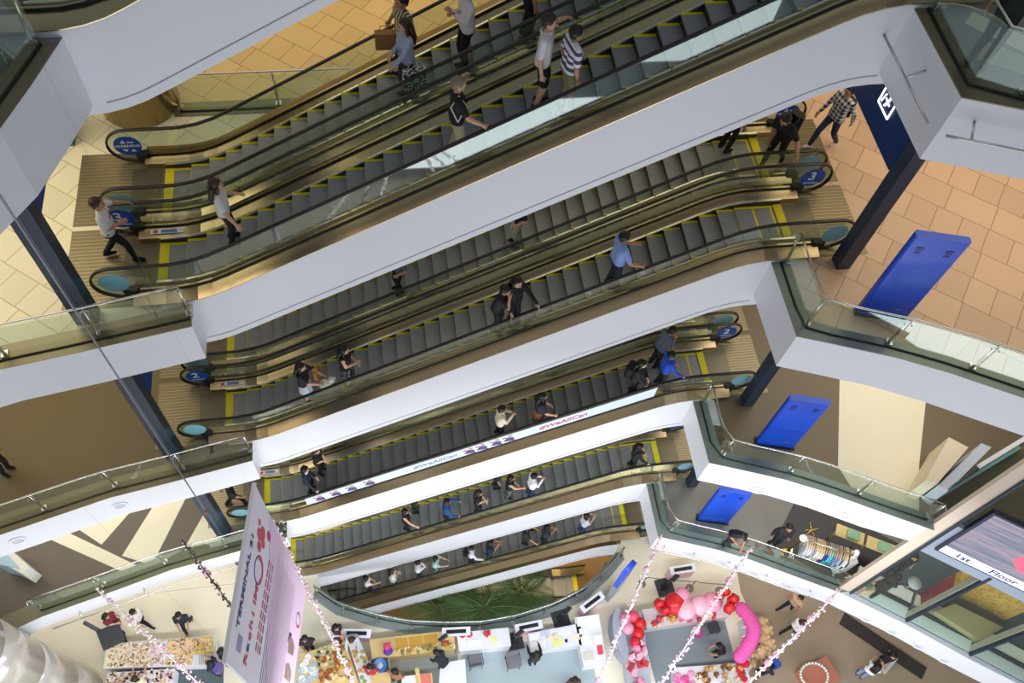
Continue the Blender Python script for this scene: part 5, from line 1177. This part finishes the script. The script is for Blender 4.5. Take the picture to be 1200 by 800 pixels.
# grey carpets under the stalls
def carpet(px, label, mat):
    P = quad_pts(px, 0); b = MB(); b.prism([(p.x, p.y) for p in P], .002, .010); tag(b.build('stall_carpet', mat), label, 'carpet')
carpet([(540, 762), (690, 742), (700, 806), (545, 812)], 'blue-grey carpet under the white stationery tables', pm('carpet_bluegrey', '#a9b9be', .9, noise=.06, scale=20))
carpet([(438, 772), (535, 758), (540, 812), (438, 815)], 'grey carpet inside the yellow counter', pm('carpet_grey', '#a3abab', .9, noise=.06, scale=20))
carpet([(750, 732), (848, 722), (862, 776), (770, 806)], 'grey carpet inside the plush toy stall', pm('carpet_slate', '#8d999d', .9, noise=.06, scale=20))
carpet([(150, 790), (262, 775), (262, 812), (150, 815)], 'dark carpet behind the bead table', pm('carpet_dark', '#5c686c', .9, noise=.06, scale=20))

# ------------------------------------------------------------------ balloon and plush stall
PK = [c_('foil_pink', '#f2a0bc', .3), c_('foil_pale', '#f6bccc', .3), c_('foil_hot', '#ec6f98', .3)]; RD = c_('foil_red', '#d8242c', .3)
Pl = table([(727, 719), (752, 716), (764, 806), (738, 812)], .75, 'left counter of the plush toy stall', pm('stall_grey', '#b9c0cc', .6), skirt=True)
Pt = table([(752, 714), (852, 700), (856, 722), (758, 736)], .75, 'rear counter of the plush toy stall under the balloons', pm('stall_pale', '#e0d8d8', .6), skirt=True)
Pbm = table([(790, 782), (874, 776), (884, 812), (790, 818)], .75, 'flower and plush counter at the bottom edge', pm('stall_white', '#eceaf0', .6), skirt=True)
# grey half-round panel beside it
p = at(724, 748, 0); b = MB(); N = 20
for i in range(N):
    a0, a1 = R(-90+180*i/N), R(-90+180*(i+1)/N); c = [(p.x+.1-.42*math.cos(a), p.y+.95*math.sin(a)) for a in (a0, a1)]
    b.add([(c[0][0], c[0][1], 0.01), (c[1][0], c[1][1], 0.01), (c[1][0], c[1][1], .9), (c[0][0], c[0][1], .9)], [(0, 1, 2, 3)], 0, True)
b.prism([(p.x+.1-.42*math.cos(R(-90+9*i)), p.y+.95*math.sin(R(-90+9*i))) for i in range(21)], .87, .9); tag(b.build('curved_screen', pm('screen_grey', '#a4aabb', .6)), 'grey half-round screen at the left side of the plush toy stall', 'screen')
def balloon(px, py, r, zc, label, mat, kind='round', rz=0):
    p = at(px, py, zc); b = MB(); e = None
    if kind == 'round':
        N = 14; pr = [(max(.001, r*math.sin(PI*i/N))*1.0, -r*.86*math.cos(PI*i/N)) for i in range(N+1)]; b.lathe((p.x, p.y, zc), pr, 20)
        for i in range(16): a = 2*PI*i/16; b.tube([(p.x+r*.9*math.cos(a), p.y+r*.9*math.sin(a), zc), (p.x+r*1.04*math.cos(a), p.y+r*1.04*math.sin(a), zc)], [.03, .008], 5)
    elif kind == 'heart':
        M = Matrix.Rotation(rz, 3, 'Z')
        for sx in (-1, 1): b.ell((p.x+(M @ Vector((sx*r*.42, 0, 0))).x, p.y+(M @ Vector((sx*r*.42, 0, 0))).y, zc+r*.25), (r*.55, r*.4, r*.6), 12, 8)
        o = []; n = 16
        for i in range(n): 
            t = 2*PI*i/n; o.append((r*.06*16*math.sin(t)**3, r*.06*(13*math.cos(t)-5*math.cos(2*t)-2*math.cos(3*t)-math.cos(4*t))))
        vs = [Vector((p.x, p.y, zc))+M @ Vector((x, y_*r*.28, z)) for y_ in (-1, 1) for x, z in o]; b.add(vs, [list(range(n)), list(range(n, 2*n))[::-1]]+[(i, (i+1) % n, n+(i+1) % n, n+i) for i in range(n)], 0, True)
    e = empty('foil_balloon', (p.x, p.y, .76), label, 'balloon'); b.build('body', mat, e)
    t = MB(); t.tube([(p.x, p.y, .76), (p.x, p.y, zc-r*.7)], .008, 5); t.build('stick', M_sw, e)
balloon(799, 698, .30, 1.5, 'small pale pink round balloon behind the others', PK[0]); balloon(804, 714, .36, 1.5, 'pink round balloon beside the red plush bird', PK[1]); balloon(820, 709, .36, 1.5, 'pink round balloon, second from the red hearts', PK[1]); balloon(835, 705, .36, 1.55, 'pink round balloon nearest the red hearts', PK[0])
balloon(846, 697, .34, 1.9, 'red heart balloon, the far one of the two', RD, 'heart', .4); balloon(856, 708, .42, 1.9, 'big red heart balloon beside the pink arch', RD, 'heart', .9)
balloon(776, 712, .38, 1.4, 'red winged foil balloon on the rear counter', RD, 'heart', 2.2); balloon(791, 707, .40, 1.45, 'red round foil balloon beside the pink ones', RD)
for i, (px, py) in enumerate(((734, 724), (742, 722), (750, 730), (736, 736), (748, 742), (745, 752))): balloon(px, py, .22, 1.05, ['pink foil balloon at the corner of the left counter', 'coral foil balloon second along the left counter', 'red foil balloon at the inner edge of the left counter', 'pale foil balloon at the outer edge of the left counter', 'red lobed foil balloon midway along the left counter', 'crimson foil balloon before the pink plush pile'][i], [PK[2], c_('foil_coral', '#e8566a', .3), RD, PK[0], RD, c_('foil_crimson', '#c81e38', .3)][i])
scatter(Pl, .1, .9, .42, .64, .75, 8, 'plush_toy', '{} plush toy piled on the left counter', 'plush toy', [c_('plush_pink', '#f0a0bc', .9), c_('plush_pale', '#f4c0d0', .9)], .16, 41, 'bear')
scatter(Pl, .15, .85, .66, .80, .75, 5, 'gift_box', '{} gift box on the left counter', 'gift box', [c_('gift_red', '#d42c3c'), c_('gift_pink', '#f2b2c4')], .16, 42, 'box')
scatter(Pl, .1, .9, .84, .98, .75, 6, 'plush_toy', 'pink plush toy at the bottom end of the left counter', 'plush toy', [c_('plush_pink', '#f0a0bc', .9)], .16, 43, 'bear')
scatter(Pt, .05, .95, .55, .95, .75, 22, 'plush_toy', 'little {} plush toy along the rear counter', 'plush toy', [c_('plush_rose', '#e66a8c', .9), c_('plush_cream', '#ecd2b4', .9), c_('plush_red2', '#d63a48', .9)], .10, 44, 'bear')
scatter(Pt, .25, .45, .55, .9, .75, 3, 'plush_toy', 'larger {} plush toy on the rear counter', 'plush toy', [c_('plush_yellow', '#d8b040', .9), c_('plush_black', '#26242a', .9)], .13, 45, 'bear')
scatter(Pbm, .28, .98, .05, .95, .75, 28, 'plush_toy', 'small {} teddy bear on the bottom counter', 'plush toy', [c_('bear_brown', '#8a5a30', .9), c_('bear_honey', '#d0a468', .9), c_('bear_cream', '#ead8b4', .9)], .11, 46, 'bear')
scatter(Pbm, .02, .26, .05, .95, .75, 16, 'artificial_flower', '{} artificial flower on the bottom counter', 'flower', [c_('fl_pink', '#e65a9c'), c_('fl_pale', '#f2a2c8')], .12, 47, 'flower')
scatter(Pbm, .85, 1.0, .0, .6, .9, 8, 'artificial_rose', 'red artificial rose at the corner of the bottom counter', 'flower', [c_('rose_red', '#d0202e')], .12, 48, 'flower')
# big pink plush caterpillar standing as an arch, and the heap of tan bears behind
pts = []
for i in range(17):
    t = i/16; q = at(860+12*math.sin(PI*t)-2*t, 721+54*t, 0); pts.append(Vector((q.x, q.y, 1.0+.25*math.sin(PI*t))))
e = empty('plush_caterpillar', (pts[8].x, pts[8].y, 0), 'long bright pink plush caterpillar curving along the right side of the stall', 'plush toy')
b = MB()
for i, q in enumerate(pts): b.ell(q, (.26, .26, .26), 14, 10)
b.tube(pts, .22, 12); b.build('body', c_('plush_hotpink', '#ee62b0', .9), e)
b = MB(); b.tube([q+Vector((.24, 0, -.08)) for q in pts], .06, 6); b.build('trim', c_('plush_trim', '#f6d6e6', .9), e)
for i in range(3, 15, 3):
    q = pts[i]; b = MB(); b.tube([q+Vector((-.2, 0, 0)), q+Vector((-.42, -.02, -.1))], [.03, .02], 6); b.build('foot', c_('plush_trim', '#f6d6e6', .9), e)
b = MB(); b.box(pts[3].x-.1, pts[3].x+.1, pts[13].y, pts[3].y, .0, .75); b.build('stand', pm('stall_white', '#eceaf0', .6), e)
for i, (px, py) in enumerate(((884, 733), (889, 742), (886, 752), (892, 757), (885, 765), (880, 742))):
    p = at(px, py, 0); e = empty('teddy_bear', (p.x, p.y, 0), ['tan teddy bear at the far end of the heap', 'tan teddy bear second in the heap beside the pink caterpillar', 'tan teddy bear in the middle of the heap', 'tan teddy bear at the outer side of the heap', 'tan teddy bear at the near end of the heap', 'tan teddy bear squeezed against the pink caterpillar'][i], 'teddy bear'); s_ = .30; mt = c_('teddy_tan', '#d9b78a', .9)
    b = MB(); b.ell((p.x, p.y, .30), (.28, .27, .30), 12, 8); b.build('body', mt, e); b = MB(); b.ell((p.x, p.y-.05, .74), .22, 12, 8); b.ell((p.x-.15, p.y-.02, .93), .08, 8, 6); b.ell((p.x+.15, p.y-.02, .93), .08, 8, 6); b.ell((p.x, p.y-.25, .70), .09, 8, 6); b.build('head', mt, e)
    for sx in (-1, 1): b = MB(); b.ell((p.x+sx*.3, p.y-.1, .42), (.1, .12, .2), 8, 6); b.build('arm', mt, e); b = MB(); b.ell((p.x+sx*.18, p.y-.32, .11), (.11, .2, .11), 8, 6); b.build('leg', mt, e)
# dark monitor, bin and low chair inside the stall
p = at(833, 738, .0); e = empty('low_stool', (p.x, p.y, 0), 'dark low stool inside the plush toy stall', 'stool'); b = MB(); b.obox((p.x, p.y, .42), (.42, .42, .06), .15, 0, bev=.05); b.build('seat', pm('stool_dark', '#3a3a40', .5), e)
for sx in (-1, 1):
    for sy in (-1, 1): b = MB(); b.tube([(p.x+sx*.16, p.y+sy*.16, .4), (p.x+sx*.19, p.y+sy*.19, .012)], .014, 6); b.build('leg', M_leg, e)
p = at(820, 740, .5); b = MB(); b.ell((p.x, p.y, .30), (.16, .2, .28), 10, 8); tag(b.build('gift_bag', c_('bag_magenta', '#c84aa0')), 'magenta bag on the floor beside the dark stool', 'bag')
# flower wreath table at the bottom right
p = at(945, 795, 0); e = empty('round_stand', (p.x, p.y, 0), 'reddish stand with a white flower ring at the bottom edge', 'stand'); b = MB(); b.obox((p.x+.3, p.y, .3), (1.2, .9, .6), .3); b.build('body', c_('stand_brick', '#b8735c'), e)
b = MB()
for i in range(26): a = 2*PI*i/26; b.ell((p.x+.05+.5*math.cos(a), p.y+.42*math.sin(a), .66), .06, 6, 4)
b.build('flower_ring', c_('ring_white', '#e8ebdf'), e)
# dark slanted beam and pale bench near the talking pair
p0, p1 = at(1002, 735, 0), at(1066, 778, 0); d = (p1-p0).normalized(); b = MB(); m_ = (p0+p1)/2; b.obox((m_.x, m_.y, .03), ((p1-p0).length*1.5, .5, .05), math.atan2(d.y, d.x)); tag(b.build('floor_mat', pm('mat_dark', '#3a342f', .6)), 'long dark mat on the taupe floor behind the talking pair', 'mat')
p = at(1040, 775, .4); b = MB(); b.obox((p.x, p.y, .40), (.75, .4, .06), .6); b.box(p.x-.25, p.x+.25, p.y-.1, p.y+.1, .01, .38); tag(b.build('bench', c_('bench_mint', '#bfe0dc')), 'pale mint bench beside the talking pair', 'bench')

# ------------------------------------------------------------------ palms in the basement
M_frond = pm('palm_green', '#5f7f48', .6, noise=.3, scale=6); M_trunk = pm('palm_trunk', '#7a5a34', .8, noise=.2, scale=10)
def palm(px, py, zc, zbase, label, n=16, L=1.7, seed=0):
    c = at(px, py, zc); rnd = random.Random(seed); e = empty('palm_tree', (c.x, c.y, zbase), label, 'palm'); b = MB()
    b.tube([(c.x+.1*math.sin(i), c.y+.08*math.cos(i), zbase+(zc-zbase)*i/6) for i in range(7)], [.16, .14, .13, .12, .11, .11, .1], 8); b.build('trunk', M_trunk, e)
    for i in range(n):
        b = MB(); a = 2*PI*i/n+rnd.uniform(-.2, .2); el = rnd.uniform(.2, .9); l = L*rnd.uniform(.8, 1.1); P = []
        for j in range(11):
            t = j/10; P.append(Vector((c.x+math.cos(a)*l*t, c.y+math.sin(a)*l*t, zc+l*(el*t-1.0*t*t*(.5+el*.6)))))
        b.tube(P, [.025*(1-.7*j/10) for j in range(11)], 5)
        sd = Vector((-math.sin(a), math.cos(a), 0))
        for j in range(2, 21):
            t = j/20; q = P[int(t*10)].lerp(P[min(10, int(t*10)+1)], t*10-int(t*10)); ll = l*.34*math.sin(PI*min(1, t*.9+.1))**.6
            for sg in (-1, 1):
                f = (sd*sg+Vector((math.cos(a), math.sin(a), 0))*.6).normalized(); tip = q+f*ll+Vector((0, 0, -.25*ll)); w_ = Vector((math.cos(a), math.sin(a), 0))*.03
                md = (q+tip)/2+Vector((0, 0, .02)); b.add([q, md-w_, tip, md+w_], [(0, 1, 2, 3)])
        b.build('frond', M_frond, e)
palm(568, 712, -5.2, FZ[-2], 'palm with the broadest crown in the middle of the opening', 17, 2.4, 1)
palm(516, 716, -6.0, FZ[-2], 'palm left of the broadest crown in the opening', 15, 2.1, 2)
palm(612, 694, -6.2, FZ[-2], 'palm nearest the dim basement escalator', 13, 1.6, 3)
palm(590, 730, -7.4, FZ[-2], 'lowest palm close under the ground floor railing', 13, 1.7, 4)
# navy pylon and steel rail bits in the basement
p = at(715, 662, -6); e = empty('directory_kiosk', (p.x, p.y, FZ[-2]), 'dark navy directory kiosk deep in the palm opening', 'kiosk'); b = MB(); b.obox((p.x, p.y, -8.9), (.5, .2, 6.4), .2); b.build('body', M_navy, e); b = MB(); b.obox((p.x-.1, p.y-.12, -6.3), (.12, .02, .5), .2); b.build('badge', M_wtext, e)
# ------------------------------------------------------------------ first floor: clothes rack, mannequin, cafe
q0, q1 = at(947, 633, FZ[1]+1.55), at(1000, 650, FZ[1]+1.55); z = FZ[1]
e = empty('clothes_rack', ((q0.x+q1.x)/2, (q0.y+q1.y)/2, z), 'steel clothes rack on the first floor behind the right railing', 'clothes rack')
b = MB(); b.tube([q0, q1], .018, 8); b.build('rail', M_rail, e)
for q in (q0, q1): b = MB(); b.tube([q, (q.x, q.y, z+.03)], .018, 8); b.obox((q.x, q.y, z+.025), (.06, .5, .04), math.atan2((q1-q0).y, (q1-q0).x)); b.build('upright', M_rail, e)
d = (q1-q0).normalized(); nrm = Vector((-d.y, d.x, 0)); gc = ['#d8d4dc', '#cfd2dc', '#e6e4ea', '#b9b4c4', '#8a8f9c', '#efeee6', '#dcd2bc', '#e6dcc6', '#d2c6ae', '#26409a', '#2a3c7a', '#5ec0d4', '#4ab8c8', '#2f8a94', '#8f8ab0', '#7a7aa0', '#bfc0d6', '#4a5a8c', '#c8cfa8', '#e6e8ee', '#3a3a52']
lbl = ['lilac grey', 'pale slate', 'off-white', 'dusty mauve', 'steel grey', 'ivory', 'sand', 'cream', 'beige', 'royal blue', 'dark blue', 'aqua', 'turquoise', 'teal', 'lavender', 'violet grey', 'pale periwinkle', 'denim blue', 'pistachio', 'white', 'charcoal violet']
for i, colr in enumerate(gc):
    t = (i+.7)/(len(gc)+.4); q = q0.lerp(q1, t); e = empty('hanging_garment', (q.x, q.y, q.z-1.0), lbl[i]+' garment hanging on the clothes rack', 'garment')
    b = MB(); b.tube([q+Vector((0, 0, -.02)), q+nrm*.03+Vector((0, 0, .03)), q+Vector((0, 0, .05))], .008, 4); b.tube([q-nrm*.21+Vector((0, 0, -.14)), q+Vector((0, 0, -.04)), q+nrm*.21+Vector((0, 0, -.14))], .014, 5); b.build('hanger', c_('hanger_wood', '#d8b466'), e)
    b = MB(); M = Matrix.Rotation(math.atan2(d.y, d.x), 3, 'Z'); pr = [(-.10, -.09), (.10, -.09), (.24, -.16), (.30, -.42), (.22, -.44), (.20, -.9), (-.20, -.9), (-.22, -.44), (-.30, -.42), (-.24, -.16)]; k = len(pr)
    vs = [q+M @ Vector((x_, a_, b_)) for x_ in (-.022, .022) for a_, b_ in pr]; b.add(vs, [list(range(k)), list(range(k, 2*k))[::-1]]+[(j, (j+1) % k, k+(j+1) % k, k+j) for j in range(k)]); b.build('cloth', cl(colr), e)
inlay('floor_shop_black', [(905, 640), (930, 590), (1000, 610), (1060, 640), (985, 684)], z, pm('floor_black', '#232328', .3))
# mannequin in black with a wide hat and a gold stand
o = walker('mannequin-like person in a black coat by the gold stand', (925, 618), FZ[1], 255, H=1.66, top='#1b1b20', bottom='#17171b', sleeve='long', vox=.02)
p = at(926, 625, z+1.85); e = empty('round_lamp', (p.x+.5, p.y-.1, z), 'small round lamp with a glowing cream shade beside the person in the black coat', 'lamp')
b = MB(); b.lathe((p.x+.5, p.y-.1, z+1.5), [(.05, 0), (.11, .03), (.10, .09), (.04, .14)], 18); b.build('lamp_shade', pm('lamp_cream', '#f4e2b8', .5, emit='#ffe6b4', es=1.5), e); b = MB(); b.tube([(p.x+.5, p.y-.1, z+.02), (p.x+.5, p.y-.1, z+1.52)], .014, 6); b.lathe((p.x+.5, p.y-.1, z+.004), [(.14, 0), (.14, .02), (.02, .04)], 14); b.build('pole', M_black, e)
p = at(932, 636, z+.9); e = empty('coat_stand', (p.x, p.y, z), 'bent gold coat stand beside the clothes rack', 'coat stand'); g = pm('gold_tube', '#c9a24c', .3, .9)
b = MB(); b.tube([(p.x, p.y, z+.03), (p.x+.05, p.y, z+.8), (p.x+.22, p.y+.1, z+1.0), (p.x+.25, p.y+.12, z+1.75)], .02, 6); b.build('pole', g, e)
for a in range(4): b = MB(); b.tube([(p.x+.25, p.y+.12, z+1.72), (p.x+.25+.22*math.cos(a*1.57), p.y+.12+.22*math.sin(a*1.57), z+1.8)], .014, 5); b.build('hook', g, e)
b = MB(); b.lathe((p.x, p.y, z+.006), [(.18, 0), (.18, .02), (.02, .035)], 16); b.build('base', g, e)
# shop window bust
p = at(1003, 648, z+1.5); e = empty('display_bust', (p.x, p.y, z), 'white display bust at the end of the clothes rack', 'bust'); b = MB(); b.ell((p.x, p.y, z+1.55), (.09, .1, .13), 12, 8); b.tube([(p.x, p.y, z+1.32), (p.x, p.y, z+1.5)], .05, 8); b.ell((p.x, p.y, z+1.22), (.2, .12, .14), 12, 8); b.build('head', c_('bust_white', '#f0efef', .4), e); b = MB(); b.box(p.x-.2, p.x+.2, p.y-.2, p.y+.2, z+.005, z+1.08); b.build('plinth', c_('plinth_white', '#eeeef2'), e)
# wooden display shelves at the back
for i, (px, py, lb) in enumerate(((996, 626, 'pale wooden shelf with green cloth, the nearer one at the back of the shop'), (1032, 640, 'pale wooden shelf behind the pilaster at the back of the shop'))):
    p = at(px, py, z+.8); e = empty('display_shelf', (p.x, p.y, z), lb, 'shelf'); b = MB(); b.obox((p.x, p.y, z+.8), (.9, .4, .04), -.5); b.build('board', M_ply, e)
    for sx in (-1, 1): b = MB(); b.tube([(p.x+sx*.34, p.y-sx*.18, z+.78), (p.x+sx*.34, p.y-sx*.18, z+.01)], .02, 6); b.build('leg', M_ply, e)
    b = MB(); b.obox((p.x+.08, p.y-.04, z+.86), (.4, .3, .07), -.5, 0, bev=.04); tag(b.build('folded_cloth', c_('cloth_sage', '#8fb894')), 'sage green folded cloth on the shelf '+['nearer the rack', 'behind the pilaster'][i], 'cloth')
# cafe behind the glass
inlay('floor_cafe', [(1000, 684), (1075, 620), (1165, 665), (1260, 720), (1240, 800), (1140, 752)], z, pm('floor_cafe_slate', '#4f5f68', .3, noise=.1))
p = at(1072, 683, z+.74); e = empty('cafe_table', (p.x, p.y, z), 'round white cafe table behind the glass', 'table'); b = MB(); b.lathe((p.x, p.y, z+.71), [(.20, 0), (.21, .03), (.001, .03)], 26); b.build('tabletop', c_('cafe_white', '#c8cac4', .4), e); b = MB(); b.tube([(p.x, p.y, z+.02), (p.x, p.y, z+.71)], .03, 8); b.lathe((p.x, p.y, z+.006), [(.2, 0), (.2, .015), (.03, .03)], 18); b.build('pedestal', M_rail, e)
def cafe_box(px, h, name, label, cat, mat):
    P = quad_pts(px, z+h); b = MB(); b.prism([(p.x, p.y) for p in P], z+.005, z+h); tag(b.build(name, mat), label, cat)
cafe_box([(1092, 688), (1128, 668), (1132, 684), (1092, 706)], .85, 'counter', 'dark red counter in the cafe behind the glass', 'counter', c_('counter_red', '#8c2438', .35))
M_osb = spot_mat('strand_board', '#d6aa4c', '#c08a30', 9, .55)
Pq = [at(1118, 704, z+1.9), at(1152, 680, z+1.9), at(1185, 696, z+1.9), at(1178, 732, z+.4)]
a = at(1120, 707, z); c = at(1176, 735, z); d = (c-a).normalized(); nrm = Vector((-d.y, d.x, 0)); m_ = (a+c)/2
b = MB(); b.obox((m_.x+nrm.x*.3, m_.y+nrm.y*.3, z+.95), ((c-a).length, .08, 1.9), math.atan2(d.y, d.x)); tag(b.build('board_partition', M_osb), 'yellow strand board partition in the cafe', 'partition')
cafe_box([(1096, 716), (1119, 707), (1176, 735), (1150, 750)], .45, 'bench', 'olive cushioned bench below the strand board partition', 'bench', c_('bench_olive', '#a8a274'))
cafe_box([(1127, 668), (1146, 676), (1130, 690), (1124, 686)], 1.2, 'cabinet', 'small yellow cabinet beside the red counter', 'cabinet', M_osb)
cafe_box([(1010, 683), (1022, 675), (1028, 681), (1026, 692), (1013, 692)], .6, 'cushion_stool', 'striped cushion stool in the corner of the cafe glass', 'stool', bands_mat('stool_stripes', '#e0c890', '#c890a0', 3, 'Y'))
p = at(1019, 686, z+.7); b = MB(); b.lathe((p.x, p.y, z+.61), [(.05, 0), (.09, .02), (.09, .14), (.06, .16)], 14); tag(b.build('flower_pot', c_('pot_green', '#4a7a5a', .3)), 'small green pot on the striped cushion stool', 'pot')
# second floor right: white counter, glass shop front
z = FZ[2]
cafe_box([(1084, 563), (1112, 512), (1135, 524), (1098, 567)], 1.1, 'shop_counter', 'beige and white shop counter at the right end of the second floor', 'counter', c_('counter_beige', '#eadcc0'))
cafe_box([(1100, 568), (1150, 519), (1162, 524), (1110, 576)], .95, 'shop_ledge', 'long pale blue-white ledge beside the beige counter', 'ledge', c_('ledge_white', '#cdd6e2'))
a = at(1106, 578, z); c = at(1178, 534, z); m_ = (a+c)/2; d = (c-a).normalized()
b = MB(); b.obox((m_.x, m_.y, z+1.2), ((c-a).length+1, .03, 2.35), math.atan2(d.y, d.x)); o = b.build('window_6', glass_mat('teal_glass', (.45, .68, .66), .06)); o['kind'] = 'structure'
b = MB(); b.obox((m_.x, m_.y, z+2.42), ((c-a).length+1, .1, .1), math.atan2(d.y, d.x)); b.obox((m_.x, m_.y, z+.05), ((c-a).length+1, .1, .08), math.atan2(d.y, d.x)); o = b.build('window_frame', M_white); o['kind'] = 'structure'
# white, orange and blue counter at the left edge of the first floor
z = FZ[1]; cafe_box([(-6, 640), (8, 640), (34, 663), (26, 672), (-6, 655)], 1.0, 'shop_counter', 'white counter with an orange edge at the left edge of the striped floor', 'counter', c_('counter_pale', '#e6e4d6'))
cafe_box([(-6, 648), (10, 651), (24, 666), (-6, 660)], 1.03, 'counter_mat', 'pale blue mat on the counter at the left edge', 'mat', c_('mat_blue', '#a8c8d4'))
# top right floor: pale strips seen through the glass
inlay('floor_inlay', [(1130, 27), (1140, 14), (1200, 42), (1200, 62)], FZ[4], pm('inlay_pale', '#d0c6a4', .4)); inlay('floor_inlay', [(1145, 70), (1155, 48), (1200, 66), (1200, 88)], FZ[4], pm('inlay_grey', '#a8a48c', .4))
# ------------------------------------------------------------------ light
w = bpy.data.worlds.new('world'); sc.world = w; w.use_nodes = True
w.node_tree.nodes['Background'].inputs[0].default_value = (.80, .86, 1, 1); w.node_tree.nodes['Background'].inputs[1].default_value = .26
def area(name, loc, target, sx, sy, energy, col=(1, 1, 1)):
    l = bpy.data.lights.new(name, 'AREA'); l.shape = 'RECTANGLE'; l.size = sx; l.size_y = sy; l.energy = energy; l.color = col
    o = bpy.data.objects.new(name, l); COL.objects.link(o); o.location = loc
    d = Vector(target)-Vector(loc); o.rotation_euler = d.to_track_quat('-Z', 'Y').to_euler(); return o
# skylight over the atrium
for x in (-9, -3, 3, 9, 15):
    area('skylight', (x, 5, 52), (x, 8, 0), 2.2, 24, 170, (.93, .96, 1))
# unseen upright fill panels added on the near side to brighten the fascias
for k, e in ((0, 1500), (1, 1080), (2, 640), (3, 60), (4, 0.5)):
    area('near_fill_panel', (2, -8.5, FZ[k]+2.7), (2, 9, FZ[k]+1.6), 30, 4.4, e, (.90, .94, 1))
# warm ceiling lights under every slab
WARM = (1, .86, .64); NEUT = (1, .92, .80)
for k, el, eb, er in ((0, 260, 200, 260), (1, 420, 150, 420), (2, 250, 200, 420), (3, 430, 400, 320)):
    z = FZ[k+1]-1.3
    area('ceiling_lights_left', (-11, 12.5, z), (-11, 12.5, 0), 12, 5.5, el, NEUT if k < 2 else WARM)
    area('ceiling_lights_back', (2, 18.5, z), (2, 18.5, 0), 20, 6, eb, WARM)
    area('ceiling_lights_right', (14.5, 11.5, z), (14.5, 11.5, 0), 9, 8, er, WARM if k == 3 else NEUT)
area('basement_lights', (3, 18, -1), (3, 14, -12), 12, 4, 500, (1, .72, .38))
area('basement_lights', (2, 1.5, -2.2), (2, 9.7, -4), 16, 1.5, 700, (.95, .97, 1))  # unseen panel added to brighten the white side of the lowest escalator
area('basement_lights', (5.5, 13.5, -7.2), (5.5, 11, -12), 5, 2, 260, (1, .74, .42))  # this and the next are unseen, added so the basement escalator shows
area('basement_lights', (11, 15, -7), (9, 12, -12.2), 3, 3, 160, (1, .68, .32))
# unseen strip without a fixture, added to brighten the ground floor stalls
area('stall_fill_strip', (2, 1.0, 13), (2, 5, 0), 22, 1.2, 1800, (.94, .97, 1))

sc.view_settings.view_transform = 'Standard'; sc.view_settings.look = 'None'; sc.view_settings.gamma = 1; sc.view_settings.use_curve_mapping = False
sc.view_settings.exposure = 0.0
sc.cycles.max_bounces = 8; sc.cycles.diffuse_bounces = 3; sc.cycles.glossy_bounces = 3; sc.cycles.transmission_bounces = 4; sc.cycles.transparent_max_bounces = 32
sc.cycles.caustics_reflective = False; sc.cycles.caustics_refractive = False; sc.cycles.sample_clamp_indirect = 4
sc.cycles.use_denoising = True
bpy.context.view_layer.update()
